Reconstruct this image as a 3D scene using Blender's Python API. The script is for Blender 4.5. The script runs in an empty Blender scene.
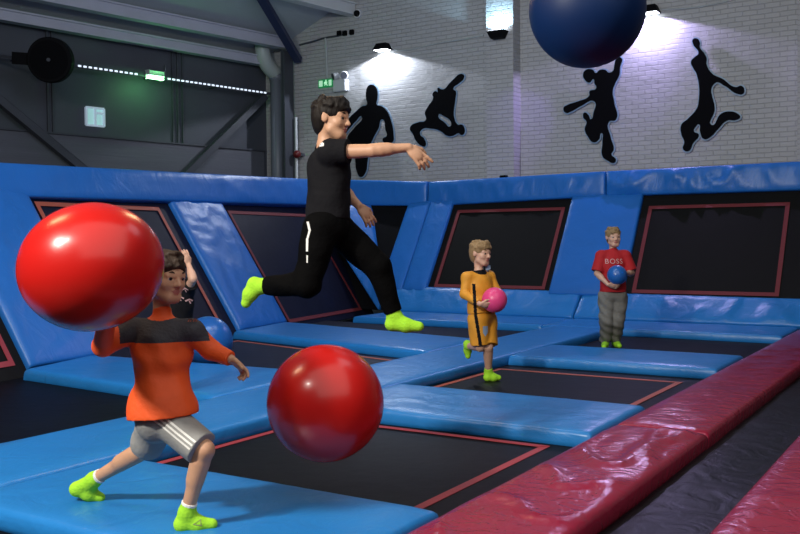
import bpy, bmesh, math, random
import numpy as np
from mathutils import Vector, Matrix, noise
from mathutils.bvhtree import BVHTree
random.seed(4)
sc = bpy.context.scene
COL = sc.collection
# ------------------------------------------------------------------ camera
FPX, HC = 920.0, 1.25
YAW, PITCH, ROLL = map(math.radians, (32.35, 1.72, -0.52))
fw = np.array([-math.sin(YAW)*math.cos(PITCH), math.cos(YAW)*math.cos(PITCH), -math.sin(PITCH)])
r0 = np.array([math.cos(YAW), math.sin(YAW), 0.0]); u0 = np.cross(r0, fw)
rt = r0*math.cos(ROLL)+u0*math.sin(ROLL); up = -r0*math.sin(ROLL)+u0*math.cos(ROLL)
CC = np.array([0, 0, HC])
def ray(x, y): return fw + rt*(x-400)/FPX - up*(y-267)/FPX
def P(x, y, D): return CC + ray(x, y)*D
def onz(x, y, z=0.0): d = ray(x, y); return CC + d*(z-HC)/d[2]
def ony(x, y, Y): d = ray(x, y); return CC + d*Y/d[1]
AL = math.radians(10)
P0 = np.array([-8.1, 5.8, 0.0]); DL = np.array([-math.sin(AL), math.cos(AL), 0]); NL = np.array([math.cos(AL), math.sin(AL), 0])
def onl(x, y, off): d = ray(x, y); return CC + d*((off-NL@(CC-P0))/(NL@d))
def L(s, off, z): return P0 + DL*s + NL*off + np.array([0, 0, z])
cam = bpy.data.cameras.new('camera'); camo = bpy.data.objects.new('camera', cam); COL.objects.link(camo)
cam.sensor_width = 36; cam.lens = 36*FPX/800; cam.clip_end = 200
m = Matrix(((rt[0], up[0], -fw[0], CC[0]), (rt[1], up[1], -fw[1], CC[1]), (rt[2], up[2], -fw[2], CC[2]), (0, 0, 0, 1)))
camo.matrix_world = m; sc.camera = camo
# ------------------------------------------------------------------ materials
def mat(name, col, rough=.5, metal=0, bump=0, bscale=20, bstretch=(1, 1, 1), var=0, spec=.5, emit=None, estr=0, coat=0, detail=4, dist=0, sheen=0):
    M = bpy.data.materials.new(name); M.use_nodes = True
    nt = M.node_tree; b = nt.nodes['Principled BSDF']
    b.inputs['Base Color'].default_value = (*col, 1); b.inputs['Roughness'].default_value = rough
    b.inputs['Metallic'].default_value = metal; b.inputs['Specular IOR Level'].default_value = spec
    b.inputs['Coat Weight'].default_value = coat; b.inputs['Coat Roughness'].default_value = .08
    b.inputs['Sheen Weight'].default_value = sheen
    if emit: b.inputs['Emission Color'].default_value = (*emit, 1); b.inputs['Emission Strength'].default_value = estr
    if bump or var:
        tc = nt.nodes.new('ShaderNodeTexCoord'); mp = nt.nodes.new('ShaderNodeMapping'); mp.inputs['Scale'].default_value = bstretch
        n = nt.nodes.new('ShaderNodeTexNoise'); n.inputs['Scale'].default_value = bscale; n.inputs['Detail'].default_value = detail; n.inputs['Distortion'].default_value = dist
        nt.links.new(tc.outputs['Object'], mp.inputs[0]); nt.links.new(mp.outputs[0], n.inputs['Vector'])
        if bump:
            bp = nt.nodes.new('ShaderNodeBump'); bp.inputs['Strength'].default_value = bump; bp.inputs['Distance'].default_value = .03
            nt.links.new(n.outputs['Fac'], bp.inputs['Height']); nt.links.new(bp.outputs[0], b.inputs['Normal'])
        if var:
            n2 = nt.nodes.new('ShaderNodeTexNoise'); n2.inputs['Scale'].default_value = bscale*.35; n2.inputs['Detail'].default_value = 5
            nt.links.new(mp.outputs[0], n2.inputs['Vector'])
            mx = nt.nodes.new('ShaderNodeMix'); mx.data_type = 'RGBA'
            mx.inputs['A'].default_value = (*[c*(1-var) for c in col], 1); mx.inputs['B'].default_value = (*[min(1, c*(1+var)) for c in col], 1)
            nt.links.new(n2.outputs['Fac'], mx.inputs['Factor']); nt.links.new(mx.outputs['Result'], b.inputs['Base Color'])
    return M
BLUE = mat('blue vinyl', (.018, .195, .54), .33, bump=.30, bscale=5, var=.12, dist=1.2)
BLUEW = mat('blue wall vinyl', (.016, .155, .52), .38, bump=.35, bscale=4, bstretch=(1, 1, .6), var=.12, dist=1.5)
RED = mat('crimson vinyl', (.27, .012, .04), .24, bump=.28, bscale=7, var=.12, dist=1.6)
BED = mat('trampoline mesh', (.0028, .003, .0045), .55, bump=.12, bscale=8, var=.25, spec=.12)
BEDN = mat('navy trampoline mesh', (.006, .007, .020), .55, bump=.1, bscale=8, var=.2, spec=.15)
BEDB = mat('charcoal trampoline mesh', (.006, .0055, .005), .65, bump=.05, bscale=8, var=.2, spec=.15)
RUN = mat('runway fabric', (.006, .0065, .008), .4, bump=.4, bscale=4, var=.3, dist=1.5, spec=.14)
STRW = mat('dark red webbing', (.17, .018, .022), .7, bump=.1, bscale=60)
STR = mat('red webbing', (.33, .035, .045), .6, bump=.1, bscale=60)
STRO = mat('orange red webbing', (.42, .09, .05), .6, bump=.1, bscale=60)
BLK = mat('black steel', (.004, .004, .005), .7, bump=.1, bscale=30, spec=.1)
FLOOR = mat('dark concrete', (.02, .02, .022), .8, bump=.2, bscale=6, var=.3)
CLAD = mat('grey cladding', (.062, .068, .088), .6, bump=.05, bscale=3, var=.12)
BOARD = mat('grey boarding', (.10, .105, .13), .5, bump=.12, bscale=5, bstretch=(.3, .3, 6), var=.15)
CEIL = mat('ceiling sheet', (.42, .46, .50), .7, bump=.05, bscale=3, var=.1)
STEEL = mat('painted steel', (.46, .47, .56), .45, bump=.06, bscale=10, var=.12)
DSTEEL = mat('dark steel', (.05, .055, .07), .5, bump=.05, bscale=10, var=.15)
NAVY = mat('navy steel', (.02, .03, .09), .45, bump=.05, bscale=10)
PIPE = mat('grey pipe plastic', (.17, .18, .23), .45, bump=.02, bscale=10, var=.06)
WPIPE = mat('pale pipe plastic', (.42, .46, .46), .4, bump=.02, bscale=10, var=.06)
WHITE = mat('white plastic', (.6, .62, .64), .4, bump=.02, bscale=15, var=.05)
SIL = mat('black board', (.003, .003, .004), .8, bump=.03, bscale=20, spec=.08)
RIMB = mat('pale blue rim', (.26, .38, .52), .4, bump=.02, bscale=20)  # flat pale blue for the rim around the figure cutouts
GREENS = mat('green exit panel', (.01, .22, .07), .4, emit=(.02, .5, .15), estr=.25, bump=.02, bscale=20)
EXITW = mat('exit pictogram', (.6, .8, .65), .4, emit=(.5, 1, .6), estr=.5, bump=.02, bscale=20)
LEDW = mat('led diodes', (.8, .85, 1), .4, emit=(.75, .85, 1), estr=1.1, bump=.02, bscale=20)
LEDG = mat('green lamp lens', (.3, 1, .4), .4, emit=(.35, 1, .45), estr=9, bump=.02, bscale=20)
LAMP = mat('flood lens', (1, 1, 1), .4, emit=(.85, .92, 1), estr=12, bump=.02, bscale=20)
PANE = mat('lit pane', (.3, .5, .5), .2, emit=(.35, .62, .60), estr=.6, bump=.05, bscale=20)
FRAMEW = mat('glowing window frame', (.6, .65, .75), .4, emit=(.55, .7, .9), estr=.25, bump=.02, bscale=20)  # faint glow put into the frame, which is no light source itself
BALLR = mat('red ball rubber', (.50, .010, .007), .27, bump=.03, bscale=9, var=.05, coat=.12)
BALLB = mat('deep blue ball rubber', (.0015, .018, .085), .5, bump=.03, bscale=9, var=.05, spec=.3)
BALLS = mat('blue ball rubber', (.015, .12, .42), .3, bump=.03, bscale=9, var=.05, coat=.2)
BALLP = mat('pink ball rubber', (.75, .06, .22), .35, bump=.03, bscale=9, var=.05)
SKIN = mat('skin', (.56, .31, .19), .5, bump=.05, bscale=60, var=.08)
SKIN2 = mat('fair skin', (.62, .36, .25), .5, bump=.05, bscale=60, var=.08)
LIP = mat('lip', (.42, .15, .12), .45, bump=.03, bscale=60)
EYEW = mat('eye white', (.7, .68, .66), .25, bump=.01, bscale=30)
EYED = mat('iris', (.02, .012, .008), .15, bump=.01, bscale=30)
HAIRD = mat('dark brown hair', (.009, .006, .0045), .6, spec=.25, bump=.3, bscale=70, bstretch=(1, 1, .25), var=.5)
HAIRM = mat('brown hair', (.030, .017, .010), .6, spec=.3, bump=.3, bscale=70, bstretch=(1, 1, .25), var=.4)
HAIRB = mat('fair hair', (.28, .18, .085), .6, spec=.3, bump=.3, bscale=70, bstretch=(1, 1, .25), var=.35)
ORANGE = mat('orange sports fabric', (.85, .10, .012), .65, bump=.15, bscale=30, var=.06)
YOKE = mat('charcoal knit', (.03, .03, .04), .7, bump=.2, bscale=80, var=.2)
GREYF = mat('grey jersey', (.30, .30, .29), .8, bump=.15, bscale=40, var=.1)
WHITEF = mat('white fabric', (.75, .75, .72), .8, bump=.1, bscale=40)
BLACKF = mat('black sports fabric', (.009, .009, .011), .85, bump=.2, bscale=30, var=.2, spec=.1)
BLACKT = mat('black trouser fabric', (.002, .002, .0022), .85, bump=.2, bscale=30, var=.2, spec=.06)
YEL = mat('amber football fabric', (.70, .30, .02), .65, bump=.12, bscale=30, var=.08)
REDF = mat('red cotton', (.42, .008, .012), .8, bump=.15, bscale=30, var=.08)
TRACK = mat('grey marl trousers', (.17, .165, .145), .85, bump=.25, bscale=40, var=.2)
SOCK = mat('lime sock', (.36, .74, .025), .85, bump=.2, bscale=90, var=.06)
GREYP = mat('grey print', (.25, .3, .1), .8, bump=.05, bscale=40)
BADGE = mat('badge print', (.25, .35, .5), .7, bump=.05, bscale=40)
BRICK = bpy.data.materials.new('painted brick'); BRICK.use_nodes = True
def brick_nodes():
    nt = BRICK.node_tree; b = nt.nodes['Principled BSDF']; b.inputs['Roughness'].default_value = .6
    tc = nt.nodes.new('ShaderNodeTexCoord'); sp = nt.nodes.new('ShaderNodeSeparateXYZ'); ad = nt.nodes.new('ShaderNodeMath'); ad.operation = 'ADD'
    cb = nt.nodes.new('ShaderNodeCombineXYZ'); nt.links.new(tc.outputs['Object'], sp.inputs[0])
    nt.links.new(sp.outputs[0], ad.inputs[0]); nt.links.new(sp.outputs[1], ad.inputs[1])
    nt.links.new(ad.outputs[0], cb.inputs[0]); nt.links.new(sp.outputs[2], cb.inputs[1])
    wn = nt.nodes.new('ShaderNodeTexNoise'); wn.inputs['Scale'].default_value = 3; wn.inputs['Detail'].default_value = 3
    nt.links.new(tc.outputs['Object'], wn.inputs['Vector'])
    vm = nt.nodes.new('ShaderNodeVectorMath'); vm.operation = 'MULTIPLY_ADD'; vm.inputs[1].default_value = (.02, .02, 0)
    nt.links.new(wn.outputs['Color'], vm.inputs[0]); nt.links.new(cb.outputs[0], vm.inputs[2])
    br = nt.nodes.new('ShaderNodeTexBrick'); br.inputs['Scale'].default_value = 1; br.inputs['Brick Width'].default_value = .225; br.inputs['Row Height'].default_value = .078
    br.inputs['Mortar Size'].default_value = .007; br.inputs['Mortar Smooth'].default_value = .6
    br.inputs['Color1'].default_value = (.46, .46, .46, 1); br.inputs['Color2'].default_value = (.425, .425, .425, 1); br.inputs['Mortar'].default_value = (.40, .40, .40, 1)
    nt.links.new(vm.outputs[0], br.inputs['Vector']); nt.links.new(br.outputs['Color'], b.inputs['Base Color'])
    iv = nt.nodes.new('ShaderNodeMath'); iv.operation = 'SUBTRACT'; iv.inputs[0].default_value = 1; nt.links.new(br.outputs['Fac'], iv.inputs[1])
    n2 = nt.nodes.new('ShaderNodeTexNoise'); n2.inputs['Scale'].default_value = 9; n2.inputs['Detail'].default_value = 5
    nt.links.new(tc.outputs['Object'], n2.inputs['Vector'])
    mu = nt.nodes.new('ShaderNodeMath'); mu.operation = 'MULTIPLY_ADD'; mu.inputs[1].default_value = .7
    nt.links.new(n2.outputs['Fac'], mu.inputs[0]); nt.links.new(iv.outputs[0], mu.inputs[2])
    bp = nt.nodes.new('ShaderNodeBump'); bp.inputs['Strength'].default_value = .7; bp.inputs['Distance'].default_value = .02
    nt.links.new(mu.outputs[0], bp.inputs['Height']); nt.links.new(bp.outputs[0], b.inputs['Normal'])
brick_nodes()
def creases(M, scale, stretch, strength):
    """fine creases of stretched vinyl added under the soft bump"""
    nt = M.node_tree; b = nt.nodes['Principled BSDF']; old = b.inputs['Normal'].links[0].from_node
    tc = nt.nodes.new('ShaderNodeTexCoord'); mp = nt.nodes.new('ShaderNodeMapping'); mp.inputs['Scale'].default_value = stretch; mp.inputs['Rotation'].default_value = (.3, .4, .5)
    n = nt.nodes.new('ShaderNodeTexNoise'); n.noise_type = 'RIDGED_MULTIFRACTAL'; n.normalize = True
    n.inputs['Scale'].default_value = scale; n.inputs['Detail'].default_value = 2; n.inputs['Distortion'].default_value = .8
    bp = nt.nodes.new('ShaderNodeBump'); bp.inputs['Strength'].default_value = strength; bp.inputs['Distance'].default_value = .03
    nt.links.new(tc.outputs['Object'], mp.inputs[0]); nt.links.new(mp.outputs[0], n.inputs['Vector']); nt.links.new(n.outputs['Fac'], bp.inputs['Height'])
    nt.links.new(old.outputs[0], bp.inputs['Normal']); nt.links.new(bp.outputs[0], b.inputs['Normal'])
creases(BLUE, 1.6, (1, .55, 1), .22); creases(BLUEW, 1.5, (1, 1, .5), .30); creases(RED, 2.2, (1, .6, 1), .30)
# ------------------------------------------------------------------ object helpers
def link(name, me, mats, parent=None, smooth=False):
    o = bpy.data.objects.new(name, me); COL.objects.link(o)
    for k in (mats if isinstance(mats, (list, tuple)) else [mats]): me.materials.append(k)
    if parent: o.parent = parent; o.matrix_parent_inverse = parent.matrix_world.inverted() if parent.type != 'EMPTY' else Matrix.Translation(-Vector(parent.location))
    if smooth: me.polygons.foreach_set('use_smooth', [True]*len(me.polygons))
    return o
def tag(o, label=None, cat=None, group=None, kind=None):
    if label: o['label'] = label
    if cat: o['category'] = cat
    if group: o['group'] = group
    if kind: o['kind'] = kind
    return o
def thing(name, loc, label, cat, group=None):
    o = bpy.data.objects.new(name, None); o.empty_display_size = .1; COL.objects.link(o); o.location = Vector(loc)
    return tag(o, label, cat, group)
class MB:
    def __init__(s): s.bm = bmesh.new()
    def box(s, lo, hi, bev=0):
        g = bmesh.ops.create_cube(s.bm, size=1)['verts']; lo = Vector(lo); hi = Vector(hi)
        for v in g: v.co = Vector((lo[i]+(v.co[i]+.5)*(hi[i]-lo[i]) for i in range(3)))
        if bev: bmesh.ops.bevel(s.bm, geom=list({e for v in g for e in v.link_edges}), offset=bev, segments=2, affect='EDGES')
        return s
    def bar(s, a, b, w, h, side=None, bev=0):
        a = Vector(a); b = Vector(b); d = (b-a).normalized(); sd = Vector(side) if side is not None else d.cross(Vector((0, 0, 1)))
        sd = (sd-d*sd.dot(d)).normalized(); tp = sd.cross(d)
        g = bmesh.ops.create_cube(s.bm, size=1)['verts']
        for v in g: v.co = a+(b-a)*(v.co.x+.5)+sd*(v.co.y*w)+tp*(v.co.z*h)
        if bev: bmesh.ops.bevel(s.bm, geom=list({e for v in g for e in v.link_edges}), offset=bev, segments=2, affect='EDGES')
        return s
    def tube(s, pts, r, n=14, caps=True):
        pts = [Vector(p) for p in pts]; rings = []
        rr = r if isinstance(r, (list, tuple)) else [r]*len(pts); prev = None
        for i, p in enumerate(pts):
            d = (pts[min(i+1, len(pts)-1)]-pts[max(i-1, 0)]).normalized()
            if prev is None: prev = d.orthogonal().normalized()
            prev = (prev-d*prev.dot(d)).normalized(); q = d.cross(prev)
            rings.append([s.bm.verts.new(p+(prev*math.cos(t)+q*math.sin(t))*rr[i]) for t in [2*math.pi*k/n for k in range(n)]])
        for A, B in zip(rings, rings[1:]):
            for k in range(n): s.bm.faces.new((A[k], A[(k+1) % n], B[(k+1) % n], B[k]))
        if caps: s.bm.faces.new(rings[0][::-1]); s.bm.faces.new(rings[-1])
        return s
    def quad(s, *p): s.bm.faces.new([s.bm.verts.new(Vector(q)) for q in p]); return s
    def slab(s, pts, t):
        pts = [Vector(p) for p in pts]; n = (pts[1]-pts[0]).cross(pts[-1]-pts[0]).normalized()*t
        A = [s.bm.verts.new(p) for p in pts]; B = [s.bm.verts.new(p-n) for p in pts]
        s.bm.faces.new(A); s.bm.faces.new(B[::-1])
        for i in range(len(pts)): j = (i+1) % len(pts); s.bm.faces.new((A[j], A[i], B[i], B[j]))
        return s
    def build(s, name, mats, parent=None, smooth=False):
        bmesh.ops.recalc_face_normals(s.bm, faces=s.bm.faces)
        me = bpy.data.meshes.new(name); s.bm.to_mesh(me); s.bm.free()
        return link(name, me, mats, parent, smooth)
def arc(a, b, c, n=8):
    a, b, c = Vector(a), Vector(b), Vector(c)
    return [a*(1-t)**2+b*2*t*(1-t)+c*t*t for t in [i/n for i in range(n+1)]]
def fold_noise(p, seed, kind):
    v = Vector((p[0]+seed*7.3, p[1]+seed*3.1, p[2]+seed*1.7))
    a = noise.noise(v*1.6); w = v+Vector((noise.noise(v*1.1), noise.noise(v*1.1+Vector((9, 4, 2))), noise.noise(v*1.1+Vector((3, 8, 5)))))*.35
    rg = 1-abs(noise.noise(Vector((w.x*3.2, w.y*1.9, w.z*2.2)))*2)
    rg = max(0, rg-.62)/.38
    return a*.5+rg*kind
def pad(name, quad, thick, label, cat='mat', mt=None, puff=.012, wr=.006, folds=1.0, seg=.07, seed=None, drape=None, rnd=.03, kind=None, parent=None):
    """soft vinyl pad on a quad of corners (a,b,c,d), outward = (b-a)x(d-a)"""
    a, b, c, d = [np.array(q, float) for q in quad]
    n = np.cross(b-a, d-a); n /= np.linalg.norm(n)
    lu = max(np.linalg.norm(b-a), np.linalg.norm(c-d)); lv = max(np.linalg.norm(d-a), np.linalg.norm(c-b))
    nu = int(min(110, max(6, lu/seg))); nv = int(min(110, max(5, lv/seg)))
    seed = random.random()*40 if seed is None else seed
    eu = [0, .3*rnd/lu, rnd/lu]; us = eu+[eu[-1]+(1-2*eu[-1])*i/nu for i in range(1, nu)]+[1-e for e in eu[::-1]]
    ev = [0, .3*rnd/lv, rnd/lv]; vs = ev+[ev[-1]+(1-2*ev[-1])*i/nv for i in range(1, nv)]+[1-e for e in ev[::-1]]
    V, Fc = [], []
    for i, u in enumerate(us):
        for j, v in enumerate(vs):
            p = a*(1-u)*(1-v)+b*u*(1-v)+c*u*v+d*(1-u)*v
            du, dv = min(u, 1-u)*lu, min(v, 1-v)*lv
            e = 1.0
            h = 0
            for q in (du, dv):
                if q < rnd: h -= (1-math.sqrt(max(0, 1-(1-q/rnd)**2)))*min(thick*.8, rnd)*.8
            e = min(1, du/.12)*min(1, dv/.12)
            h += puff*e**.5+wr*e*fold_noise(p, seed, folds)
            if drape: h += drape(u, v, e)
            V.append(p+n*h)
    J = len(vs); I = len(us)
    for i in range(I-1):
        for j in range(J-1): Fc.append((i*J+j, (i+1)*J+j, (i+1)*J+j+1, i*J+j+1))
    ring = [i*J for i in range(I)]+[(I-1)*J+j for j in range(1, J)]+[i*J+J-1 for i in range(I-2, -1, -1)]+[j for j in range(J-2, 0, -1)]
    base = len(V); low = len(ring)
    ctr = sum(V)/len(V)
    for lev, (ins, t) in enumerate(((0, .55), (.008, .95), (.02, 1.0))):
        for q in ring:
            p = V[q]; pin = (ctr-p); pin = pin-n*(pin@n); pin /= np.linalg.norm(pin)+1e-9
            h = (p-(a))@n
            V.append(p-n*(thick*t)+pin*(ins+(-.006 if lev == 0 else 0)))
    for lev in range(3):
        A = ring if lev == 0 else [base+(lev-1)*low+k for k in range(low)]
        B = [base+lev*low+k for k in range(low)]
        for k in range(low): k2 = (k+1) % low; Fc.append((A[k2], A[k], B[k], B[k2]))
    Fc.append([base+2*low+k for k in range(low)])
    me = bpy.data.meshes.new(name); me.from_pydata([tuple(p) for p in V], [], Fc)
    bm = bmesh.new(); bm.from_mesh(me); bmesh.ops.recalc_face_normals(bm, faces=bm.faces); bm.to_mesh(me); bm.free()
    org = (a+b+c+d)/4-n*thick
    me.transform(Matrix.Translation(-Vector(org)))
    o = link(name, me, mt or BLUE, None, True); o.location = Vector(org)
    return tag(o, label, cat, None, kind)
def flat(x0, x1, y0, y1, z=0): return [(x0, y0, z), (x1, y0, z), (x1, y1, z), (x0, y1, z)]
# ------------------------------------------------------------------ the hall
YB = 15.4
BA = math.radians(9.6)
KC = np.array([-13.15, YB, 0.0]); DB = np.array([math.sin(BA), math.cos(BA), 0]); NB = np.array([math.cos(BA), -math.sin(BA), 0])
def onb(x, y, off): d = ray(x, y); return CC + d*((off-NB@(CC-KC))/(NB@d))
def LB(s, off, z): return KC + DB*s + NB*off + np.array([0, 0, z])
def sb(P_): return (P_-KC)@DB
MB().box((-18, -4, -.80), (9, 17, -.72)).build('floor', FLOOR)['kind'] = 'structure'
MB().box((-14.5, YB, -.72), (9, YB+.25, 11)).build('wall_back', BRICK)['kind'] = 'structure'
sA, sB = -14.0, .3
ZE = .5*(onb(0, 12, .3)[2]+onb(262, 63, .3)[2])
MB().slab([LB(sA, 0, -.72), LB(sB, 0, -.72), LB(sB, 0, ZE+.3), LB(sA, 0, ZE+.3)], .15).build('wall_left', CLAD)['kind'] = 'structure'
c1 = [LB(sA, -.2, ZE+.10), LB(sB+.4, -.2, ZE+.10), LB(sB+.4+2.3, 13, ZE+.10+13.2*.41), LB(sA+2.3, 13, ZE+.10+13.2*.41)]
MB().slab(c1, .12).build('ceiling', CEIL)['kind'] = 'structure'
for i, (xa, xb) in enumerate(((ony(486.5, 100, YB-.3)[0], ony(513.5, 100, YB-.3)[0]), (ony(797.5, 80, YB-.3)[0], ony(797.5, 80, YB-.3)[0]+.62))):
    MB().box((xa, YB-.3, -.72), (xb, YB+.02, 10.5)).build('trim_%d' % (i+1), BRICK)['kind'] = 'structure'
zd = .5*(onb(0, 127.5, .1)[2]+onb(266, 152, .1)[2])
sR = sb(onb(264, 140, .1))
o = MB().slab([LB(sA, .1, -.7), LB(sR, .1, -.7), LB(sR, .1, zd), LB(sA, .1, zd)], .12).build('trim_3', BOARD); o['kind'] = 'structure'
k = 4
for xs in ((48, 53), (173, 178, 183)):
    for x in xs:
        s = sb(onb(x, 100, .03))
        o = MB().bar(LB(s, .02, zd), LB(s, .02, ZE), .035, .05, DB).build('trim_%d' % k, DSTEEL); o['kind'] = 'structure'; k += 1
o = MB().bar(LB(sA, .12, zd), LB(sR, .12, zd), .05, .03, NB).build('trim_%d' % k, DSTEEL); o['kind'] = 'structure'; k += 1
def beam_line(px0, px1, off, w, h, m):
    global k
    a = onb(*px0, off); b = onb(*px1, off); z = .5*(a[2]+b[2]); s1 = sb(b)
    mb = MB(); mb.bar(LB(sA, off, z), LB(s1, off, z), w, h, NB); mb.bar(LB(sA, off, z-h*.5), LB(s1, off, z-h*.5), w*1.9, .03, NB); mb.bar(LB(sA, off, z+h*.5), LB(s1, off, z+h*.5), w*1.9, .03, NB)
    o = mb.build('trim_%d' % k, m); o['kind'] = 'structure'; k += 1
beam_line((0, 12), (262, 63), .3, .1, .17, STEEL)
beam_line((86, 2), (285, 45), .8, .1, .20, STEEL)
beam_line((292, -6), (353, 10), 2.3, .12, .22, WHITE)
def brace(pa, pb, off, w, label):
    t = MB().bar(onb(*pa, off), onb(*pb, off), w, w, NB, .006).build('diagonal_brace', DSTEEL); tag(t, label, 'steel brace')
brace((265, 96), (184, 176), .25, .14, 'grey steel diagonal brace sloping down to the left from the grey downpipe')
brace((-112, 8), (86, 172), .25, .14, 'grey steel diagonal brace crossing the left wall below the black disc lamp')
E1 = ony(298, 60, YB-.12); dd = ray(258, -8)
cn = np.cross(np.array(c1[1])-c1[0], np.array(c1[3])-c1[0]); tt = (cn@(np.array(c1[0])-CC))/(cn@dd); E2 = CC+dd*tt*.985
tag(MB().bar(E1, E2, .15, .11, None, .006).build('roof_brace', NAVY), 'dark navy steel brace running from the room corner up to the roof', 'steel brace')
pa = onb(262, 54, .4); pb = onb(277, 74, .4); pc = onb(283, 178, .4)
dp = thing('downpipe', pc, 'grey vertical downpipe with pale elbow in the corner by the brick wall', 'pipe')
MB().tube([pb+np.array([0, 0, .02]), (pb[0], pb[1], .8)], .15, 18).build('pipe', PIPE, dp, True)
el = MB().tube(arc(pa+np.array([0, 0, .22]), pa+np.array([0, 0, -.25]), pb+np.array([0, 0, .0]), 10), .16, 18).build('elbow', WPIPE, dp, True); el['label'] = 'pale elbow'
MB().tube([pb+np.array([0, 0, -.02]), pb+np.array([0, 0, -.14])], .17, 18).build('coupling', PIPE, dp, True)
xa = ony(284, 100, YB-.35); xb = ony(295, 100, YB-.05)
col = thing('steel_column', (xa[0], YB-.3, -.7), 'dark steel column standing between the grey downpipe and brick wall', 'column')
for nm, lo, hi in (('flange', (xa[0]-.02, YB-.42, -.72), (xa[0]+.02, YB-.12, 5.2)), ('flange', (xb[0]-.02, YB-.42, -.72), (xb[0]+.02, YB-.12, 5.2)), ('web', (xa[0], YB-.29, -.72), (xb[0], YB-.25, 5.2))):
    MB().box(lo, hi).build(nm, DSTEEL, col)
# ------------------------------------------------------------------ floor mats
S0, S1 = -5.17, -4.27
TH = .085
pad('floor_mat', flat(S0, S1, 1.9, 12.2), TH, 'long blue padded strip running from lower left corner to the back ledge', seed=1, seg=.1)
pad('floor_mat', flat(S1+.03, -2.10, 2.60, 3.64), TH, 'front blue floor mat that the orange shirt child runs on', seed=2, seg=.05)
pad('floor_mat', flat(S1+.01, -2.10, 5.57, 6.70), TH, 'blue floor mat right of the airborne lower red ball', seed=3, seg=.05)
pad('floor_mat', flat(S1+.01, -2.10, 8.87, 10.02), TH, 'blue floor mat in front of the child in red shirt', seed=4)
pad('floor_mat', flat(-8.2, S0-.03, 1.9, 3.47), TH, 'blue floor mat cut off by the left edge of the picture', seed=5)
pad('floor_mat', [(-7.95, 5.62, 0), (S0-.02, 5.38, 0), (S0-.02, 6.95, 0), (-8.32, 6.75, 0)], TH, 'blue floor mat behind the orange shirt child reaching to the left wall', seed=6, rnd=.04)
pad('floor_mat', [(-8.72, 9.45, 0), (S0-.02, 8.72, 0), (S0-.02, 10.15, 0), (-9.02, 10.95, 0)], TH, 'blue floor mat under the feet of the leaping boy, reaching left wall', seed=7, rnd=.04)
xm = ony(575, 309, 13.5)[0]; xl = ony(377, 314, 12.9)[0]
pad('ledge_mat', flat(xl, xm, 12.2, 13.42), TH, 'flat blue ledge mat at wall foot behind the yellow kit child', seed=8)
pad('ledge_mat', flat(xm+.01, -2.10, 12.2, 13.42), TH, 'flat blue ledge mat at wall foot right of red shirt child', seed=9)
pad('sloped_pad', [(xl-.2, 13.36, .03), (xm, 13.36, .03), (xm, 13.78, .41), (xl-.45, 13.78, .43)], .06, 'wrinkled sloping blue skirt pad below the wall bed behind yellow kit child', 'pad', wr=.02, folds=1.4, seed=10)
pad('sloped_pad', [(xm+.02, 13.36, .03), (-1.9, 13.36, .03), (-1.9, 13.78, .38), (xm+.02, 13.78, .40)], .06, 'wrinkled sloping blue skirt pad below the wall bed behind red shirt child', 'pad', wr=.025, folds=1.6, seed=11)
def rwr(u, v, e): return 0
pad('runway_mat', flat(-2.07, -1.46, 1.6, 5.94), .09, 'glossy crimson runway mat nearest the camera, in bottom centre', mt=RED, wr=.014, folds=2.0, seed=12, seg=.04)
pad('runway_mat', flat(-2.07, -1.46, 5.95, 13.3), .09, 'crimson runway mat stretching away to the back wall', mt=RED, wr=.008, folds=1.2, seed=13, seg=.09)
pad('runway_mat', flat(-.97, -.30, 1.6, 12.5), .09, 'crimson runway mat in the lower right corner of the picture', mt=RED, wr=.010, folds=1.4, seed=14, seg=.09)
# trampolines in the floor
def ring_strip(mb, pts_out, w, dz=.006):
    pts = [Vector(p) for p in pts_out]; c = sum(pts, Vector())/len(pts); n = (pts[1]-pts[0]).cross(pts[2]-pts[0]).normalized()
    ins = []
    for i, p in enumerate(pts):
        a = (pts[i-1]-p).normalized(); b = (pts[(i+1) % len(pts)]-p).normalized()
        sn = max(.2, a.cross(b).length); ins.append(p+(a+b)*(w/sn))
    for i in range(len(pts)):
        j = (i+1) % len(pts); mb.quad(pts[i]+n*dz, pts[j]+n*dz, ins[j]+n*dz, ins[i]+n*dz)
    return mb
def floor_tramp(outer, line, label, bm_=BED, sm=STR, w=.055, zz=-.1):
    c = np.mean(np.array(outer), axis=0)
    t = thing('floor_trampoline', (c[0], c[1], zz), label, 'trampoline')
    mb = MB(); pts = [(p[0], p[1], zz) for p in outer]
    n = 10
    a, b, c_, d = [Vector(p) for p in pts]; g = [[mb.bm.verts.new(a.lerp(b, i/n).lerp(d.lerp(c_, i/n), j/n)) for j in range(n+1)] for i in range(n+1)]
    for i in range(n):
        for j in range(n): mb.bm.faces.new((g[i][j], g[i+1][j], g[i+1][j+1], g[i][j+1]))
    bo = mb.build('bed', bm_, t)
    so = bo.modifiers.new('thick', 'SOLIDIFY'); so.thickness = .004; so.offset = 0
    if line:
        ln = [(p[0], p[1], zz) for p in line]
        s = ring_strip(MB(), ln, w).build('border_stripe', sm, t); s['label'] = 'reddish border stripe'
        s.modifiers.new('thick', 'SOLIDIFY').thickness = .003
    return t
floor_tramp(flat(S1-.06, -2.03, 3.55, 5.66), flat(S1+.03, -2.35, 3.78, 5.50), 'black floor trampoline bed beneath the lower red ball')
floor_tramp(flat(S1-.06, -2.03, 6.62, 8.95), [(S1+.05, 6.85, 0), (-2.33, 6.85, 0), (-2.33, 8.56, 0), (S1+.05, 8.56, 0)], 'black floor trampoline bed on which the yellow kit child stands', sm=STRO)
floor_tramp(flat(S1-.06, -2.03, 9.95, 12.3), None, 'black floor trampoline bed on which the red shirt child stands')
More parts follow.
